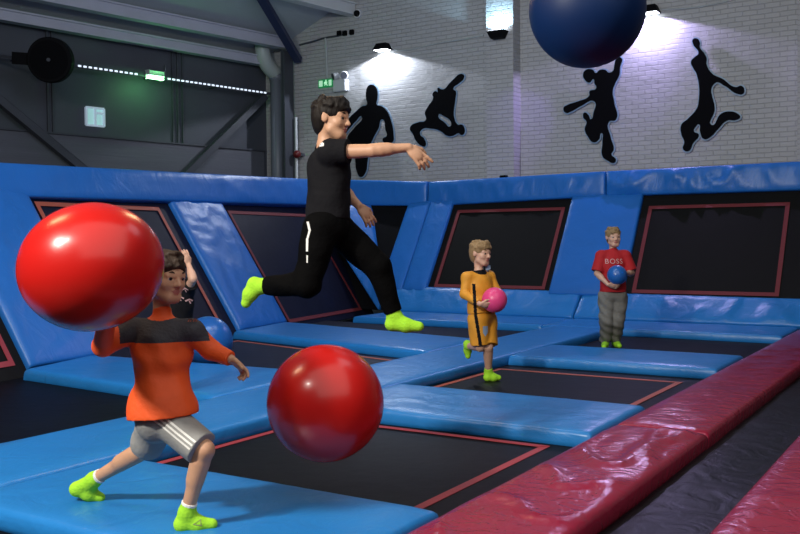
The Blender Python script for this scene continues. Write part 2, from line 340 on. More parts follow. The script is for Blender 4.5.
floor_tramp([(-8.0, 3.4, 0), (S0+.05, 3.4, 0), (S0+.05, 5.46, 0), (-8.2, 5.75, 0)], None, 'black floor trampoline bed at left, behind the orange shirt child')
floor_tramp([(-8.3, 6.65, 0), (S0+.05, 6.85, 0), (S0+.05, 8.8, 0), (-8.72, 9.55, 0)], [(-7.95, 6.8, 0), (S0-.2, 7.0, 0), (S0-.2, 8.55, 0), (-8.5, 9.3, 0)], 'navy floor trampoline bed under the shiny blue ball', BEDN, sm=STRO)
floor_tramp([(-9.0, 10.8, 0), (S0+.05, 10.05, 0), (S0+.05, 12.3, 0), (-9.5, 12.3, 0)], None, 'navy floor trampoline bed in the far left corner behind the leaping boy', BEDN)
floor_tramp(flat(S0-3, -2.03, .9, 2.66), None, 'black floor trampoline bed at the bottom left corner in front of the mats')
rb = thing('runway_bed', (-1.2, 7, -.1), 'glossy black bed strip between the two crimson runway mats', 'trampoline')
mb = MB(); nx, ny = 8, 90; g = []
for i in range(nx+1):
    g.append([])
    for j in range(ny+1):
        x = -1.50+.57*i/nx; y = 1.4+11.9*j/ny
        g[-1].append(mb.bm.verts.new((x, y, -.1+.006*fold_noise((x, y, 0), 21, 1.5))))
for i in range(nx):
    for j in range(ny): mb.bm.faces.new((g[i][j], g[i+1][j], g[i+1][j+1], g[i][j+1]))
o = mb.build('bed', RUN, rb, True); o.modifiers.new('t', 'SOLIDIFY').thickness = .005
# support frame: black steel legs and rails under the mats
def frame(lo, hi, label):
    t = thing('platform_frame', ((lo[0]+hi[0])/2, (lo[1]+hi[1])/2, -.72), label, 'steel frame')
    MB().box((lo[0]+.07, lo[1]+.07, -.16), (hi[0]-.07, hi[1]-.07, -.112)).build('top_rail', BLK, t)
    for x in (lo[0]+.2, hi[0]-.2):
        for y in (lo[1]+.2, hi[1]-.2): MB().box((x-.04, y-.04, -.72), (x+.04, y+.04, -.16)).build('leg', BLK, t)
frame((S0, 1.9), (S1, 12.2), 'black steel rail frame under the long blue padded strip')
frame((S1, 2.6), (-2.1, 3.64), 'black steel rail frame under the front blue mat')
frame((S1, 5.57), (-2.1, 6.7), 'black steel rail frame under the blue mat by the lower red ball')
frame((S1, 8.87), (-2.1, 10.0), 'black steel rail frame under the blue mat before red shirt child')
frame((-2.1, 1.6), (-1.46, 13.3), 'black steel rail frame under the long crimson runway mats')
frame((-.97, 1.6), (-.3, 12.5), 'black steel rail frame under the lower right crimson mat')
frame((-9.0, 5.6), (S0, 6.8), 'black steel rail frame under the left wall end blue mat')
frame((-9.0, 9.3), (S0, 10.2), 'black steel rail frame under the mat below leaping boy')
frame((-8.6, 12.25), (-2.1, 13.4), 'black steel rail frame under the ledge mats at the back')
# ------------------------------------------------------------------ sloping wall trampolines
LEAN = 1.16/1.86
def LW(s, t, out=0.0):   # point on leaning left wall; t = height fraction 0..1 up to z=1.9
    z = 1.90*t
    return L(s, -LEAN*z+out*.85, z+out*.53)
YW0 = 13.45
def BW(x, z, out=0.0): return np.array([x, YW0+z*.655-out*.84, z+out*.54])
def wall_tramp(fn, a0, a1, t0, t1, inset, label, bm_, sm, w=.06):
    q = [fn(a0, t0, -.07), fn(a1, t0, -.07), fn(a1, t1, -.07), fn(a0, t1, -.07)]
    t = thing('wall_trampoline', (q[0]+q[1])/2, label, 'trampoline')
    MB().slab([Vector(p) for p in q], .02).build('bed', bm_, t)
    i0, i1, j0, j1 = inset
    ln = [fn(i0, j0, -.065), fn(i1, j0, -.065), fn(i1, j1, -.065), fn(i0, j1, -.065)]
    s = ring_strip(MB(), ln, w).build('border_stripe', sm, t); s['label'] = 'red border stripe'; s.modifiers.new('t', 'SOLIDIFY').thickness = .004
    fr = MB()
    for A, B in ((q[0], q[1]), (q[1], q[2]), (q[2], q[3]), (q[3], q[0])): fr.bar(Vector(A)-Vector((0, 0, .05)), Vector(B)-Vector((0, 0, .05)), .06, .06)
    fr.build('steel_frame', BLK, t)
wall_tramp(LW, -3.0, .05, -.05, 1.03, (-2.8, -.10, .03, .93), 'black leaning wall trampoline at the left picture edge beside the first blue pad', BEDB, STR)
wall_tramp(LW, 1.12, 3.98, -.05, 1.03, (1.3, 3.66, .03, .93), 'dark leaning wall trampoline behind the big red ball on the left wall', BEDN, STRO)
wall_tramp(LW, 5.2, 8.5, -.05, 1.03, (5.42, 8.12, .0, .93), 'navy leaning wall trampoline behind the leaping boy', BEDN, STRW)
bx = lambda px, py: ony(px, py, 13.7)[0]
c0, c1x, c2 = bx(379, 288), bx(402, 287), bx(425, 287)
e0, e1 = bx(548, 292), bx(622, 295)
wall_tramp(BW, c2-.05, e0+.05, .36, 1.97, (c2+.12, e0-.10, .45, 1.80), 'charcoal leaning wall trampoline behind the yellow kit child', BEDB, STRW)
wall_tramp(BW, e1-.05, -2.05, .32, 1.97, (e1+.12, -2.42, .43, 1.78), 'charcoal leaning wall trampoline right of the red shirt child', BEDB, STRW)
wall_tramp(BW, -2.0, .5, .3, 1.97, (-1.9, .3, .43, 1.78), 'charcoal leaning wall trampoline at the right picture edge', BEDB, STRW)
def lpad(s0, s1, label, seed, t0=.0, t1=1.02):
    pad('wall_pad', [LW(s0, t0), LW(s1, t0), LW(s1, t1), LW(s0, t1)], .07, label, 'pad', BLUEW, wr=.014, folds=1.3, seed=seed)
lpad(.02, 1.2, 'wide blue leaning wall pad at far left, partly behind the big red ball', 30)
lpad(3.94, 5.28, 'wide blue leaning wall pad right of the big red ball', 31)
def bpad(x0, x1, label, seed, z0=.36, z1=1.97, wr=.012):
    pad('wall_pad', [BW(x0, z0), BW(x1, z0), BW(x1, z1), BW(x0, z1)], .07, label, 'pad', BLUEW, wr=wr, folds=1.0, seed=seed)
bpad(c0, c1x-.01, 'narrow blue leaning wall pad, left one of the corner pair', 32)
bpad(c1x, c2, 'narrow blue leaning wall pad, right one of the corner pair', 33)
bpad(e0, e1, 'blue leaning wall pad between the two back wall trampolines', 34)
pad('wall_pad', [onz(378, 310, .0)*1.0, BW(bx(389, 288)-.05, .30)+np.array([0, -.08, 0]), ony(369, 205, 14.62), LW(8.35, 1.0)], .06, 'blue corner wall pad below the leaping boys lowered hand', 'pad', BLUEW, wr=.02, folds=1.2, seed=35)
pad('wall_pad', [BW(-2.06, .36), BW(-1.93, .36), BW(-1.93, 1.97), BW(-2.06, 1.97)], .07, 'red leaning wall pad sliver at the right picture edge', 'pad', RED, seed=36)
# black sheet added behind the corner gap so the opening reads as dark
pts = [L(8.2, -.45, 0), BW(c2, .1, -.25), BW(c2, 2.0, -.25), L(9.1, -1.5, 2.0)]
tag(MB().slab([Vector(p) for p in pts], .02).build('corner_dark_sheet', BLK), 'black sheet added to darken the open triangular gap at the wall corner', 'dark sheet')
# top pads
def dr(freq, amp, sl, lo=0, hi=1):
    def f(u, v, e):
        if not lo <= u <= hi: return 0
        w = math.sin((u+sl*v)*freq+2*math.sin(u*freq*.23))
        return amp*e*max(0, w)**2*(.4+.6*v)
    return f
corner_s = 9.15
tl = [L(-3, -1.12, 1.78-.07), L(corner_s, -1.10, 1.93), L(corner_s, -1.22, 2.44), L(-3, -1.25, 2.05)]
pad('top_pad', tl, .12, 'long blue padded rail along the top of the left wall trampolines', 'pad', BLUEW, wr=.012, seed=40, seg=.12, drape=dr(95, .035, .06, .68, 1))
xk = ony(427, 190, 14.75)[0]; xk2 = ony(606, 180, 14.75)[0]
q = [L(corner_s, -1.10, 1.93), ony(426, 206, 14.72), ony(427, 181.5, 14.78), L(corner_s, -1.22, 2.44)]
pad('top_pad', [Vector(p) for p in q], .12, 'short blue padded rail at the corner right of the leaping boys waist', 'pad', BLUEW, wr=.012, seed=41)
q = [ony(427.5, 206, 14.72), ony(605, 196, 14.72), ony(605, 171, 14.78), ony(428.5, 181.5, 14.78)]
pad('top_pad', q, .12, 'blue padded rail above the wall trampoline behind yellow kit child', 'pad', BLUEW, wr=.02, folds=1.4, seed=42, drape=dr(60, .03, .05, 0, .5))
q = [ony(606, 196, 14.72), ony(830, 189, 14.72), ony(830, 159.5, 14.78), ony(606, 171, 14.78)]
pad('top_pad', q, .12, 'blue padded rail above the wall trampoline at right of picture', 'pad', BLUEW, wr=.035, folds=1.8, seed=43, drape=dr(34, .045, .07, 0, 1))
# ------------------------------------------------------------------ things on the walls
YS = YB-.07
def sil_pts(pts, sx, ox, oy):
    return [ony(ox+x/sx, oy+y/sx, YS) for x, y in pts]
def silhouette(loops, sx, ox, oy, label):
    W = [sil_pts(l, sx, ox, oy) for l in loops]
    c = np.mean(np.array(W[0]), axis=0)
    t = thing('wall_silhouette', (c[0], YS, c[2]), label, 'silhouette', 'black jumping figure cutouts on the brick wall')
    for nm, off, ex, yy, m_ in (('cutout', 0, .012, YS-.01, SIL), ('backing', .022, .008, YS+.02, RIMB)):
        cu = bpy.data.curves.new(nm, 'CURVE'); cu.dimensions = '2D'; cu.fill_mode = 'BOTH'; cu.extrude = ex; cu.offset = off
        for w in W:
            sp = cu.splines.new('BEZIER'); sp.bezier_points.add(len(w)-1); sp.use_cyclic_u = True
            for bp_, p in zip(sp.bezier_points, w):
                bp_.co = (p[0]-c[0], p[2]-c[2], 0); bp_.handle_left_type = bp_.handle_right_type = 'AUTO'
        tmp = bpy.data.objects.new('tmp', cu); COL.objects.link(tmp)
        dg = bpy.context.evaluated_depsgraph_get(); me = bpy.data.meshes.new_from_object(tmp.evaluated_get(dg))
        bpy.data.objects.remove(tmp)
        me.materials.clear()
        me.transform(Matrix(((1, 0, 0, c[0]), (0, 0, 1, yy), (0, 1, 0, c[2]), (0, 0, 0, 1))))
        me.name = nm
        o = link(nm, me, m_, t)
        if nm == 'backing': o['label'] = 'pale blue edge backing'
silhouette([[(162, 50), (182, 60), (191, 85), (190, 120), (186, 148), (215, 160), (240, 185), (262, 240), (272, 300), (268, 340), (225, 342), (220, 325), (240, 310), (234, 280), (215, 225), (196, 270), (165, 330), (148, 380), (140, 440), (128, 500), (106, 518), (88, 490), (80, 430), (74, 380), (45, 350), (40, 320), (75, 270), (112, 212), (80, 235), (45, 275), (20, 300), (12, 285), (45, 225), (85, 185), (115, 160), (140, 150), (135, 120), (136, 80), (145, 58)]], 5.086, 340, 75,
           'black figure cutout with narrow hips, partly behind the leaping boys arm')
silhouette([[(375, 60), (400, 62), (400, 85), (370, 115), (335, 150), (350, 165), (348, 210), (338, 290), (340, 330), (365, 375), (390, 375), (402, 390), (405, 425), (390, 440), (370, 428), (330, 445), (300, 445), (255, 415), (205, 400), (130, 413), (128, 440), (150, 460), (158, 510), (142, 510), (100, 470), (85, 435), (65, 400), (75, 380), (120, 360), (165, 345), (160, 300), (180, 260), (212, 205), (207, 185), (225, 165), (238, 172), (240, 145), (258, 152), (280, 152), (310, 120), (345, 85)],
            [(243, 312), (272, 318), (325, 375), (312, 388), (285, 365)]], 6.28, 400, 65, 'black figure cutout leaping with one arm raised, above the leaping boys outstretched hand')
silhouette([[(285, 22), (306, 12), (302, 60), (298, 95), (280, 130), (268, 165), (275, 220), (282, 300), (250, 310), (258, 380), (272, 440), (262, 460), (282, 485), (275, 500), (245, 490), (222, 470), (222, 400), (216, 362), (205, 390), (180, 405), (155, 380), (140, 345), (148, 310), (133, 290), (138, 268), (155, 278), (168, 298), (180, 270), (184, 216), (120, 237), (75, 262), (50, 268), (42, 245), (60, 232), (110, 215), (160, 190), (163, 168), (188, 160), (194, 150), (186, 135), (178, 112), (160, 128), (140, 115), (132, 90), (145, 70), (175, 68), (190, 84), (210, 70), (235, 70), (250, 82), (270, 75), (278, 45)]], 4.64, 555, 55,
           'black girl figure cutout with a bunched ponytail, below the big blue ball')
silhouette([[(95, 40), (110, 35), (122, 50), (122, 70), (140, 95), (150, 115), (150, 140), (175, 180), (215, 200), (270, 235), (295, 230), (305, 245), (300, 262), (275, 262), (225, 230), (185, 218), (183, 330), (172, 390), (210, 345), (245, 335), (280, 345), (288, 358), (270, 370), (235, 372), (195, 410), (165, 440), (140, 448), (125, 420), (118, 387), (106, 397), (98, 415), (118, 430), (95, 465), (75, 498), (55, 490), (60, 460), (48, 430), (48, 390), (75, 365), (110, 325), (118, 300), (110, 180), (98, 160), (88, 130), (105, 110), (118, 98), (97, 60)]], 4.11, 670, 30,
           'black figure cutout jumping with bent legs, rightmost on the brick wall')
# flood lights
def flood(px, py, Y, down, label):
    p = ony(px, py, Y-.14); s = -1 if down else 1
    t = thing('flood_light', (p[0], Y, p[2]), label, 'wall light', 'black flood lights on the brick wall')
    mb = MB(); x, z = p[0], p[2]
    b = [(-.17, -.10, 0), (.17, -.10, 0), (.17, .12, 0), (-.17, .12, 0)]; tp = [(-.11, -.05, .13), (.11, -.05, .13), (.11, .10, .13), (-.11, .10, .13)]
    A = [mb.bm.verts.new((x+q[0], Y-.14+q[1], z-s*q[2]*1.0)) for q in b]; B = [mb.bm.verts.new((x+q[0], Y-.14+q[1], z-s*q[2])) for q in tp]
    mb.bm.faces.new(A); mb.bm.faces.new(B)
    for i in range(4): j = (i+1) % 4; mb.bm.faces.new((A[i], A[j], B[j], B[i]))
    mb.build('housing', BLK, t)
    MB().box((x-.14, Y-.22, z+s*.002-.004), (x+.14, Y-.04, z+s*.002+.004)).build('lens', LAMP, t)
    MB().box((x-.03, Y-.06, z-.05-s*.06), (x+.03, Y+.004, z+.05-s*.06)).build('bracket', BLK, t)
    return p
f1 = flood(382, 50, YB, True, 'black flood light on the brick wall above the narrow hipped figure')
f2 = flood(497, 31, YB-.3, False, 'black uplight on the brick pilaster throwing light upwards')
f3 = flood(649, 13, YB, True, 'black flood light on the brick wall right beside the big blue ball')
# cables and conduit
def wallpt(x, y, d=.012): p = ony(x, y, YB); p[1] = YB-d; return p
tag(MB().tube([wallpt(*q) for q in ((300, 45), (312, 42), (325, 38), (338, 36), (345, 34))], .02, 8).build('cable', DSTEEL), 'grey cable running from the roof corner to the junction boxes', 'cable')
tag(MB().tube([wallpt(*q) for q in ((391, 47), (398, 51), (410, 50), (422, 47), (440, 43), (460, 40), (484, 35.5))], .013, 8).build('cable', WPIPE), 'thin cable running right from the flood light to the pilaster uplight', 'cable')
tag(MB().tube([wallpt(*q) for q in ((346, 36), (346, 54), (358, 55), (372, 53))], .008, 8).build('cable', WPIPE), 'thin cable between the junction boxes and left flood light', 'cable')
tag(MB().tube([wallpt(*q) for q in ((657, 10), (680, 9), (700, 7), (725, 2), (745, -4))], .013, 8).build('cable', WPIPE), 'thin cable running right from the flood light beside the blue ball', 'cable')
tag(MB().tube([wallpt(*q) for q in ((326, 38), (327.5, 78))], .022, 8).build('conduit', WPIPE), 'pale vertical conduit dropping to the green exit sign', 'conduit')
for i, (x, y, lab) in enumerate(((340, 33.5, 'small dark junction box, leftmost of three in a row below the camera'), (345.5, 33.5, 'small dark junction box, middle of three in a row below the camera'), (352.5, 32.5, 'small dark junction box, rightmost of three in a row below the camera'))):
    p = wallpt(x, y, 0)
    tag(MB().box((p[0]-.05, YB-.06, p[2]-.05), (p[0]+.05, YB, p[2]+.05), .01).build('junction_box', BLK), lab, 'junction box', 'junction boxes below the camera')
p = wallpt(358.5, 14, 0)
t = thing('security_camera', (p[0], YB, p[2]), 'small dark dome camera high on brick wall under the pale roof beam', 'camera')
MB().tube([(p[0], YB, p[2]), (p[0], YB-.05, p[2])], .09, 16).build('base', WHITE, t)
MB().tube([(p[0], YB-.05, p[2]), (p[0], YB-.09, p[2]), (p[0], YB-.13, p[2])], [.065, .06, .03], 16).build('dome', BLK, t, True)
# exit sign
p = wallpt(326.5, 83.5, 0); w, h = .19, .085
t = thing('exit_sign', (p[0], YB, p[2]), 'green exit sign with running figure, left of the white emergency light', 'sign')
MB().box((p[0]-w, YB-.04, p[2]-h), (p[0]+w, YB, p[2]+h), .008).build('panel', GREENS, t)
mb = MB(); y = YB-.045
def sq(x0, z0, x1, z1): mb.box((p[0]+x0, y-.003, p[2]+z0), (p[0]+x1, y+.004, p[2]+z1))
sq(-.16, -.06, -.07, .06)
mb.bar((p[0]-.03, y, p[2]), (p[0]-.0, y, p[2]+.0), .006, .03, (0, 1, 0))
mb.bar((p[0]+.01, y, p[2]+.035), (p[0]+.03, y, p[2]-.01), .006, .035, (0, 1, 0)); mb.bar((p[0]+.03, y, p[2]-.01), (p[0]+.055, y, p[2]-.055), .006, .022, (0, 1, 0)); mb.bar((p[0]+.025, y, p[2]-.01), (p[0]-.02, y, p[2]-.045), .006, .022, (0, 1, 0))
mb.bar((p[0]+.01, y, p[2]+.03), (p[0]-.025, y, p[2]+.01), .006, .016, (0, 1, 0)); mb.bar((p[0]+.02, y, p[2]+.03), (p[0]+.055, y, p[2]+.015), .006, .016, (0, 1, 0))
mb.tube([(p[0]+.02, y-.003, p[2]+.055), (p[0]+.02, y+.003, p[2]+.055)], .018, 12)
sq(.09, -.06, .16, .06)
mb.build('running_figure', EXITW, t)
# emergency twin spot unit
p = wallpt(343, 86, 0)
t = thing('emergency_light', (p[0], YB, p[2]), 'white emergency light box with two tilted lamp heads, beside the exit sign', 'emergency light')
MB().box((p[0]-.16, YB-.14, p[2]-.12), (p[0]+.16, YB, p[2]+.12), .015).build('body', WHITE, t)
for dx, a in ((-.11, -.5), (.11, .35)):
    c = Vector((p[0]+dx, YB-.10, p[2]+.20)); d = Vector((math.sin(a), -.7, -.25)).normalized()
    hd = MB().tube([c-d*.07, c-d*.05, c+d*.06], [.04, .075, .085], 16).build('lamp_head', WHITE, t, True)
    MB().tube([c+d*.061, c+d*.066], .07, 16).build('lens', DSTEEL, hd)
    MB().tube([(c.x, YB-.08, p[2]+.11), c-Vector((0, 0, .05))], .018, 8).build('neck', WHITE, t)
# white pole with red beacon
a = wallpt(300.5, 118, .15); b = wallpt(303.5, 176, .15)
t = thing('beacon_pole', (b[0], b[1], 1.9), 'thin white pole with a round red beacon at the left end of brick wall', 'beacon')
MB().tube([(a[0], a[1], a[2]), (a[0], a[1], 1.7)], .03, 10).build('pole', WHITE, t)
p = wallpt(303, 155, .2)
bm_ = MB(); bmesh.ops.create_uvsphere(bm_.bm, u_segments=18, v_segments=12, radius=.085)
for v in bm_.bm.verts: v.co = Vector((p[0]+v.co.x, p[1]+v.co.y, p[2]+v.co.z))
bm_.build('beacon', mat('dark red plastic', (.12, .01, .012), .35, bump=.02, bscale=20), t, True)
MB().box((p[0]-.05, p[1]+.0, p[2]-.03), (p[0]+.05, YB+.004, p[2]+.03)).build('bracket', DSTEEL, t)
# small thing on the back rail
p = ony(503, 178, 14.8); tag(MB().box((p[0]-.07, 14.79, p[2]-.02), (p[0]+.07, 14.88, p[2]+.05), .012).build('sensor_box', BLK), 'tiny black box on the back padded rail under the purple lit pilaster edge', 'box')
# left wall lamps
LO = .35
a = onb(76, 66, LO); b = onb(266, 93, LO); zl = .5*(a[2]+b[2]); s0 = sb(a); s1 = sb(b)
sG = sb(onb(155, 77, LO))
t = thing('light_bar', LB(s0, LO, zl), 'long thin bar of white led dots along the grey left wall', 'light bar')
MB().bar(LB(s0-3, LO, zl), LB(s1+.1, LO, zl), .05, .05, NB).build('rail', DSTEEL, t)
mb = MB(); n = 42
for i in range(n):
    s = s0+(s1-s0)*(i+.5)/n
    if -.42 < s-sG < .25: continue
    q = LB(s, LO+.03, zl); mb.bar(q-DB*.028, q+DB*.028, .02, .03, NB)
led = mb.build('led_row', LEDW, t); led['label'] = 'row of white led dots'; led['kind'] = 'stuff'
for s in (s0-1, s0+1.6, s1-1.2): MB().bar(LB(s, 0, zl), LB(s, LO, zl), .03, .03).build('bracket', DSTEEL, t)
p = onb(155, 77, LO+.1)
t = thing('green_lamp', p, 'small glowing green lamp clipped on the led bar of the left wall', 'lamp')
mb = MB(); mb.bar(p-DB*.16+np.array([0, 0, .06]), p+DB*.16+np.array([0, 0, .06]), .12, .09, NB, .01); mb.build('housing', WPIPE, t)
MB().bar(p-DB*.15-np.array([0, 0, .01]), p+DB*.15-np.array([0, 0, .01]), .10, .05, NB, .01).build('lens', LEDG, t)
MB().bar(p+DB*.22+np.array([0, 0, .0]), p+DB*.22+np.array([0, 0, .25]), .03, .03, NB).build('bracket', DSTEEL, t)
GP = p
# black disc lamp
ctr = onb(50, 60, 1.5); Rd = 22.5/ (FPX/((ctr-CC)@fw))
ax = (-fw*.9-up*.15); ax /= np.linalg.norm(ax)
t = thing('disc_lamp', ctr, 'big round black lamp on a bracket at upper left of the grey wall', 'lamp')
MB().tube([ctr-ax*.14, ctr-ax*.10, ctr+ax*.03, ctr+ax*.05], [Rd*.75, Rd, Rd, Rd*.95], 36).build('drum', BLK, t)
q = MB().tube([ctr+ax*.05, ctr+ax*.06], Rd*.85, 36).build('face_plate', SIL, t)
MB().tube([ctr+ax*.06, ctr+ax*.075], .03, 12).build('hub', DSTEEL, t)
e = P(14, 58, (ctr-CC)@fw+.05); g0 = P(30, 59, (ctr-CC)@fw)
MB().bar(e, g0-ax*.05, .10, .17, -ax, .01).build('motor_box', BLK, t)
MB().bar(e, P(-10, 54, (ctr-CC)@fw+.25), .03, .05, -ax).build('arm', DSTEEL, t)
MB().tube([ctr-ax*.1, onb(50, 60, 0)], .03, 8).build('bracket', DSTEEL, t)
# little lit window
p = onb(94.5, 117, .02); w = 8.6/(FPX/((p-CC)@fw))*1.12; h = 8.8/(FPX/((p-CC)@fw))
t = thing('window_1', p, None, None); t['kind'] = 'structure'
fr = MB()
for A, B in (((-w, -h), (w, -h)), ((w, -h), (w, h)), ((w, h), (-w, h)), ((-w, h), (-w, -h)), ((0, -h), (0, h)), ((0, h*.45), (w, h*.45))):
    fr.bar(p+DB*A[0]+np.array([0, 0, A[1]])+NB*.02, p+DB*B[0]+np.array([0, 0, B[1]])+NB*.02, .05, .035, NB)
fr.build('window_frame', FRAMEW, t)
MB().slab([p-DB*w+np.array([0, 0, -h]), p+DB*w+np.array([0, 0, -h]), p+DB*w+np.array([0, 0, h]), p-DB*w+np.array([0, 0, h])], .01).build('pane', PANE, t)
# ------------------------------------------------------------------ balls
def ball(px, py, D, rad, m, label, sc_=(1, 1, 1), rot=None, seed=0):
    c = P(px, py, D); bm_ = bmesh.new(); bmesh.ops.create_uvsphere(bm_, u_segments=64, v_segments=40, radius=rad)
    for v in bm_.verts:
        n = v.co.normalized(); v.co = v.co*(1+.006*noise.noise(n*2+Vector((seed, 0, 0))))
        v.co = Vector((v.co.x*sc_[0], v.co.y*sc_[1], v.co.z*sc_[2]))
    # valve dimple
    me = bpy.data.meshes.new('ball'); bm_.to_mesh(me); bm_.free()
    o = link('ball', me, m, None, True); o.location = Vector(c)
    M3 = Matrix(((rt[0], -fw[0], up[0]), (rt[1], -fw[1], up[1]), (rt[2], -fw[2], up[2])))
    o.rotation_euler = (M3 @ Matrix.Rotation(rot or 0, 3, 'Y')).to_euler()
    return tag(o, label, 'ball', 'exercise and dodge balls')
ball(91.5, 267, 3.62, .256, BALLR, 'huge red ball at left in front of the orange shirt childs face', (1.10, 1.0, .985), -.2, 3)
ball(325.5, 403, 4.4, .279, BALLR, 'large red ball hanging in mid air over the black bed, bottom centre', seed=5)
ball(587, 9.5, 4.4, .275, BALLB, 'large dark blue ball high in the air in front of the brick wall', seed=7)
bp0 = onz(208, 365.5, -.1); ball(208, 341, 10.0, .268, BALLS, 'shiny blue ball resting on the navy bed behind the orange shirt childs arm', seed=9)
ball(494.5, 300, 8.42, .116, BALLP, 'pink ball carried by the child in yellow kit', seed=11)
# ------------------------------------------------------------------ people: signed distance fields meshed into one smooth surface
def nrm(v): v = np.array(v, float); return v/(np.linalg.norm(v)+1e-12)
class SDF:
    def __init__(s, h): s.h = h; s.pr = []
    def cap(s, a, b, ra, rb=None, k=.012, cuts=()):
        s.pr.append(('c', np.array(a, float), np.array(b, float), ra, ra if rb is None else rb, k, cuts)); return s
    def chain(s, pts, rs, k=.012):
        for i in range(len(pts)-1): s.cap(pts[i], pts[i+1], rs[i], rs[i+1], k)
        return s
    def ell(s, c, r, fr, k=.015, cuts=()):   # fr: 3 rows of axes
        s.pr.append(('e', np.array(c, float), np.array(r, float), np.array(fr, float), None, k, cuts)); return s
    def sub(s, c, r, k=.008): s.pr.append(('s', np.array(c, float), r, None, None, k, ())); return s
    def cut(s, p, n): s.pr.append(('h', np.array(p, float), nrm(n), None, None, 0, ())); return s
    def wave(s, fn): s.pr.append(('w', fn, None, None, None, 0, ())); return s
    def box(s, p):
        t, a, b, c, d, k, _ = p
        if t == 'c': R = max(c, d); return np.minimum(a, b)-R, np.maximum(a, b)+R
        if t == 'e': ext = np.sqrt(((c*b[:, None])**2).sum(0)); return a-ext, a+ext
        if t == 's': return a-b, a+b
    def mesh(s, name):
        h = s.h; bs = [s.box(p) for p in s.pr if p[0] in 'ce']
        lo = np.min([b[0] for b in bs], 0)-4*h-.015; hi = np.max([b[1] for b in bs], 0)+4*h+.015
        n = np.ceil((hi-lo)/h).astype(int)+1
        F = np.full(n, .5, np.float32)
        ax = [lo[i]+h*np.arange(n[i]) for i in range(3)]
        for p in s.pr:
            t, a, b, c, d, k, cuts = p
            if t in 'hw': i0 = np.zeros(3, int); i1 = n
            else:
                bl, bh = s.box(p); m_ = k+3*h+.01
                i0 = np.maximum(0, ((bl-m_-lo)/h).astype(int)); i1 = np.minimum(n, ((bh+m_-lo)/h).astype(int)+2)
            sl = tuple(slice(i0[i], i1[i]) for i in range(3))
            X = ax[0][sl[0]][:, None, None]; Y = ax[1][sl[1]][None, :, None]; Z = ax[2][sl[2]][None, None, :]
            G = F[sl]
            if t == 'h': F[sl] = np.maximum(G, ((X-a[0])*b[0]+(Y-a[1])*b[1]+(Z-a[2])*b[2])); continue
            if t == 'w': F[sl] = G+a(X, Y, Z); continue
            if t == 'c':
                ab = b-a; L2 = ab@ab+1e-12
                q = np.clip(((X-a[0])*ab[0]+(Y-a[1])*ab[1]+(Z-a[2])*ab[2])/L2, 0, 1)
                D = np.sqrt((X-a[0]-q*ab[0])**2+(Y-a[1]-q*ab[1])**2+(Z-a[2]-q*ab[2])**2)-(c+(d-c)*q)
            elif t == 'e':
                k0 = 0; k1 = 0
                for i in range(3):
                    w_ = (X-a[0])*c[i][0]+(Y-a[1])*c[i][1]+(Z-a[2])*c[i][2]
                    k0 = k0+(w_/b[i])**2; k1 = k1+(w_/b[i]**2)**2
                k0 = np.sqrt(k0); k1 = np.sqrt(k1)+1e-9; D = k0*(k0-1)/k1
            elif t == 's':
                D = -(np.sqrt((X-a[0])**2+(Y-a[1])**2+(Z-a[2])**2)-b)
                hh = np.clip(.5+.5*(D-G)/k, 0, 1); F[sl] = G+(D-G)*hh+k*hh*(1-hh); continue
            for (cp, cn) in cuts: D = np.maximum(D, (X-cp[0])*cn[0]+(Y-cp[1])*cn[1]+(Z-cp[2])*cn[2])
            hh = np.clip(.5+.5*(G-D)/k, 0, 1)
            F[sl] = G+(D-G)*hh-k*hh*(1-hh)
        return nets(F, lo, h, name)
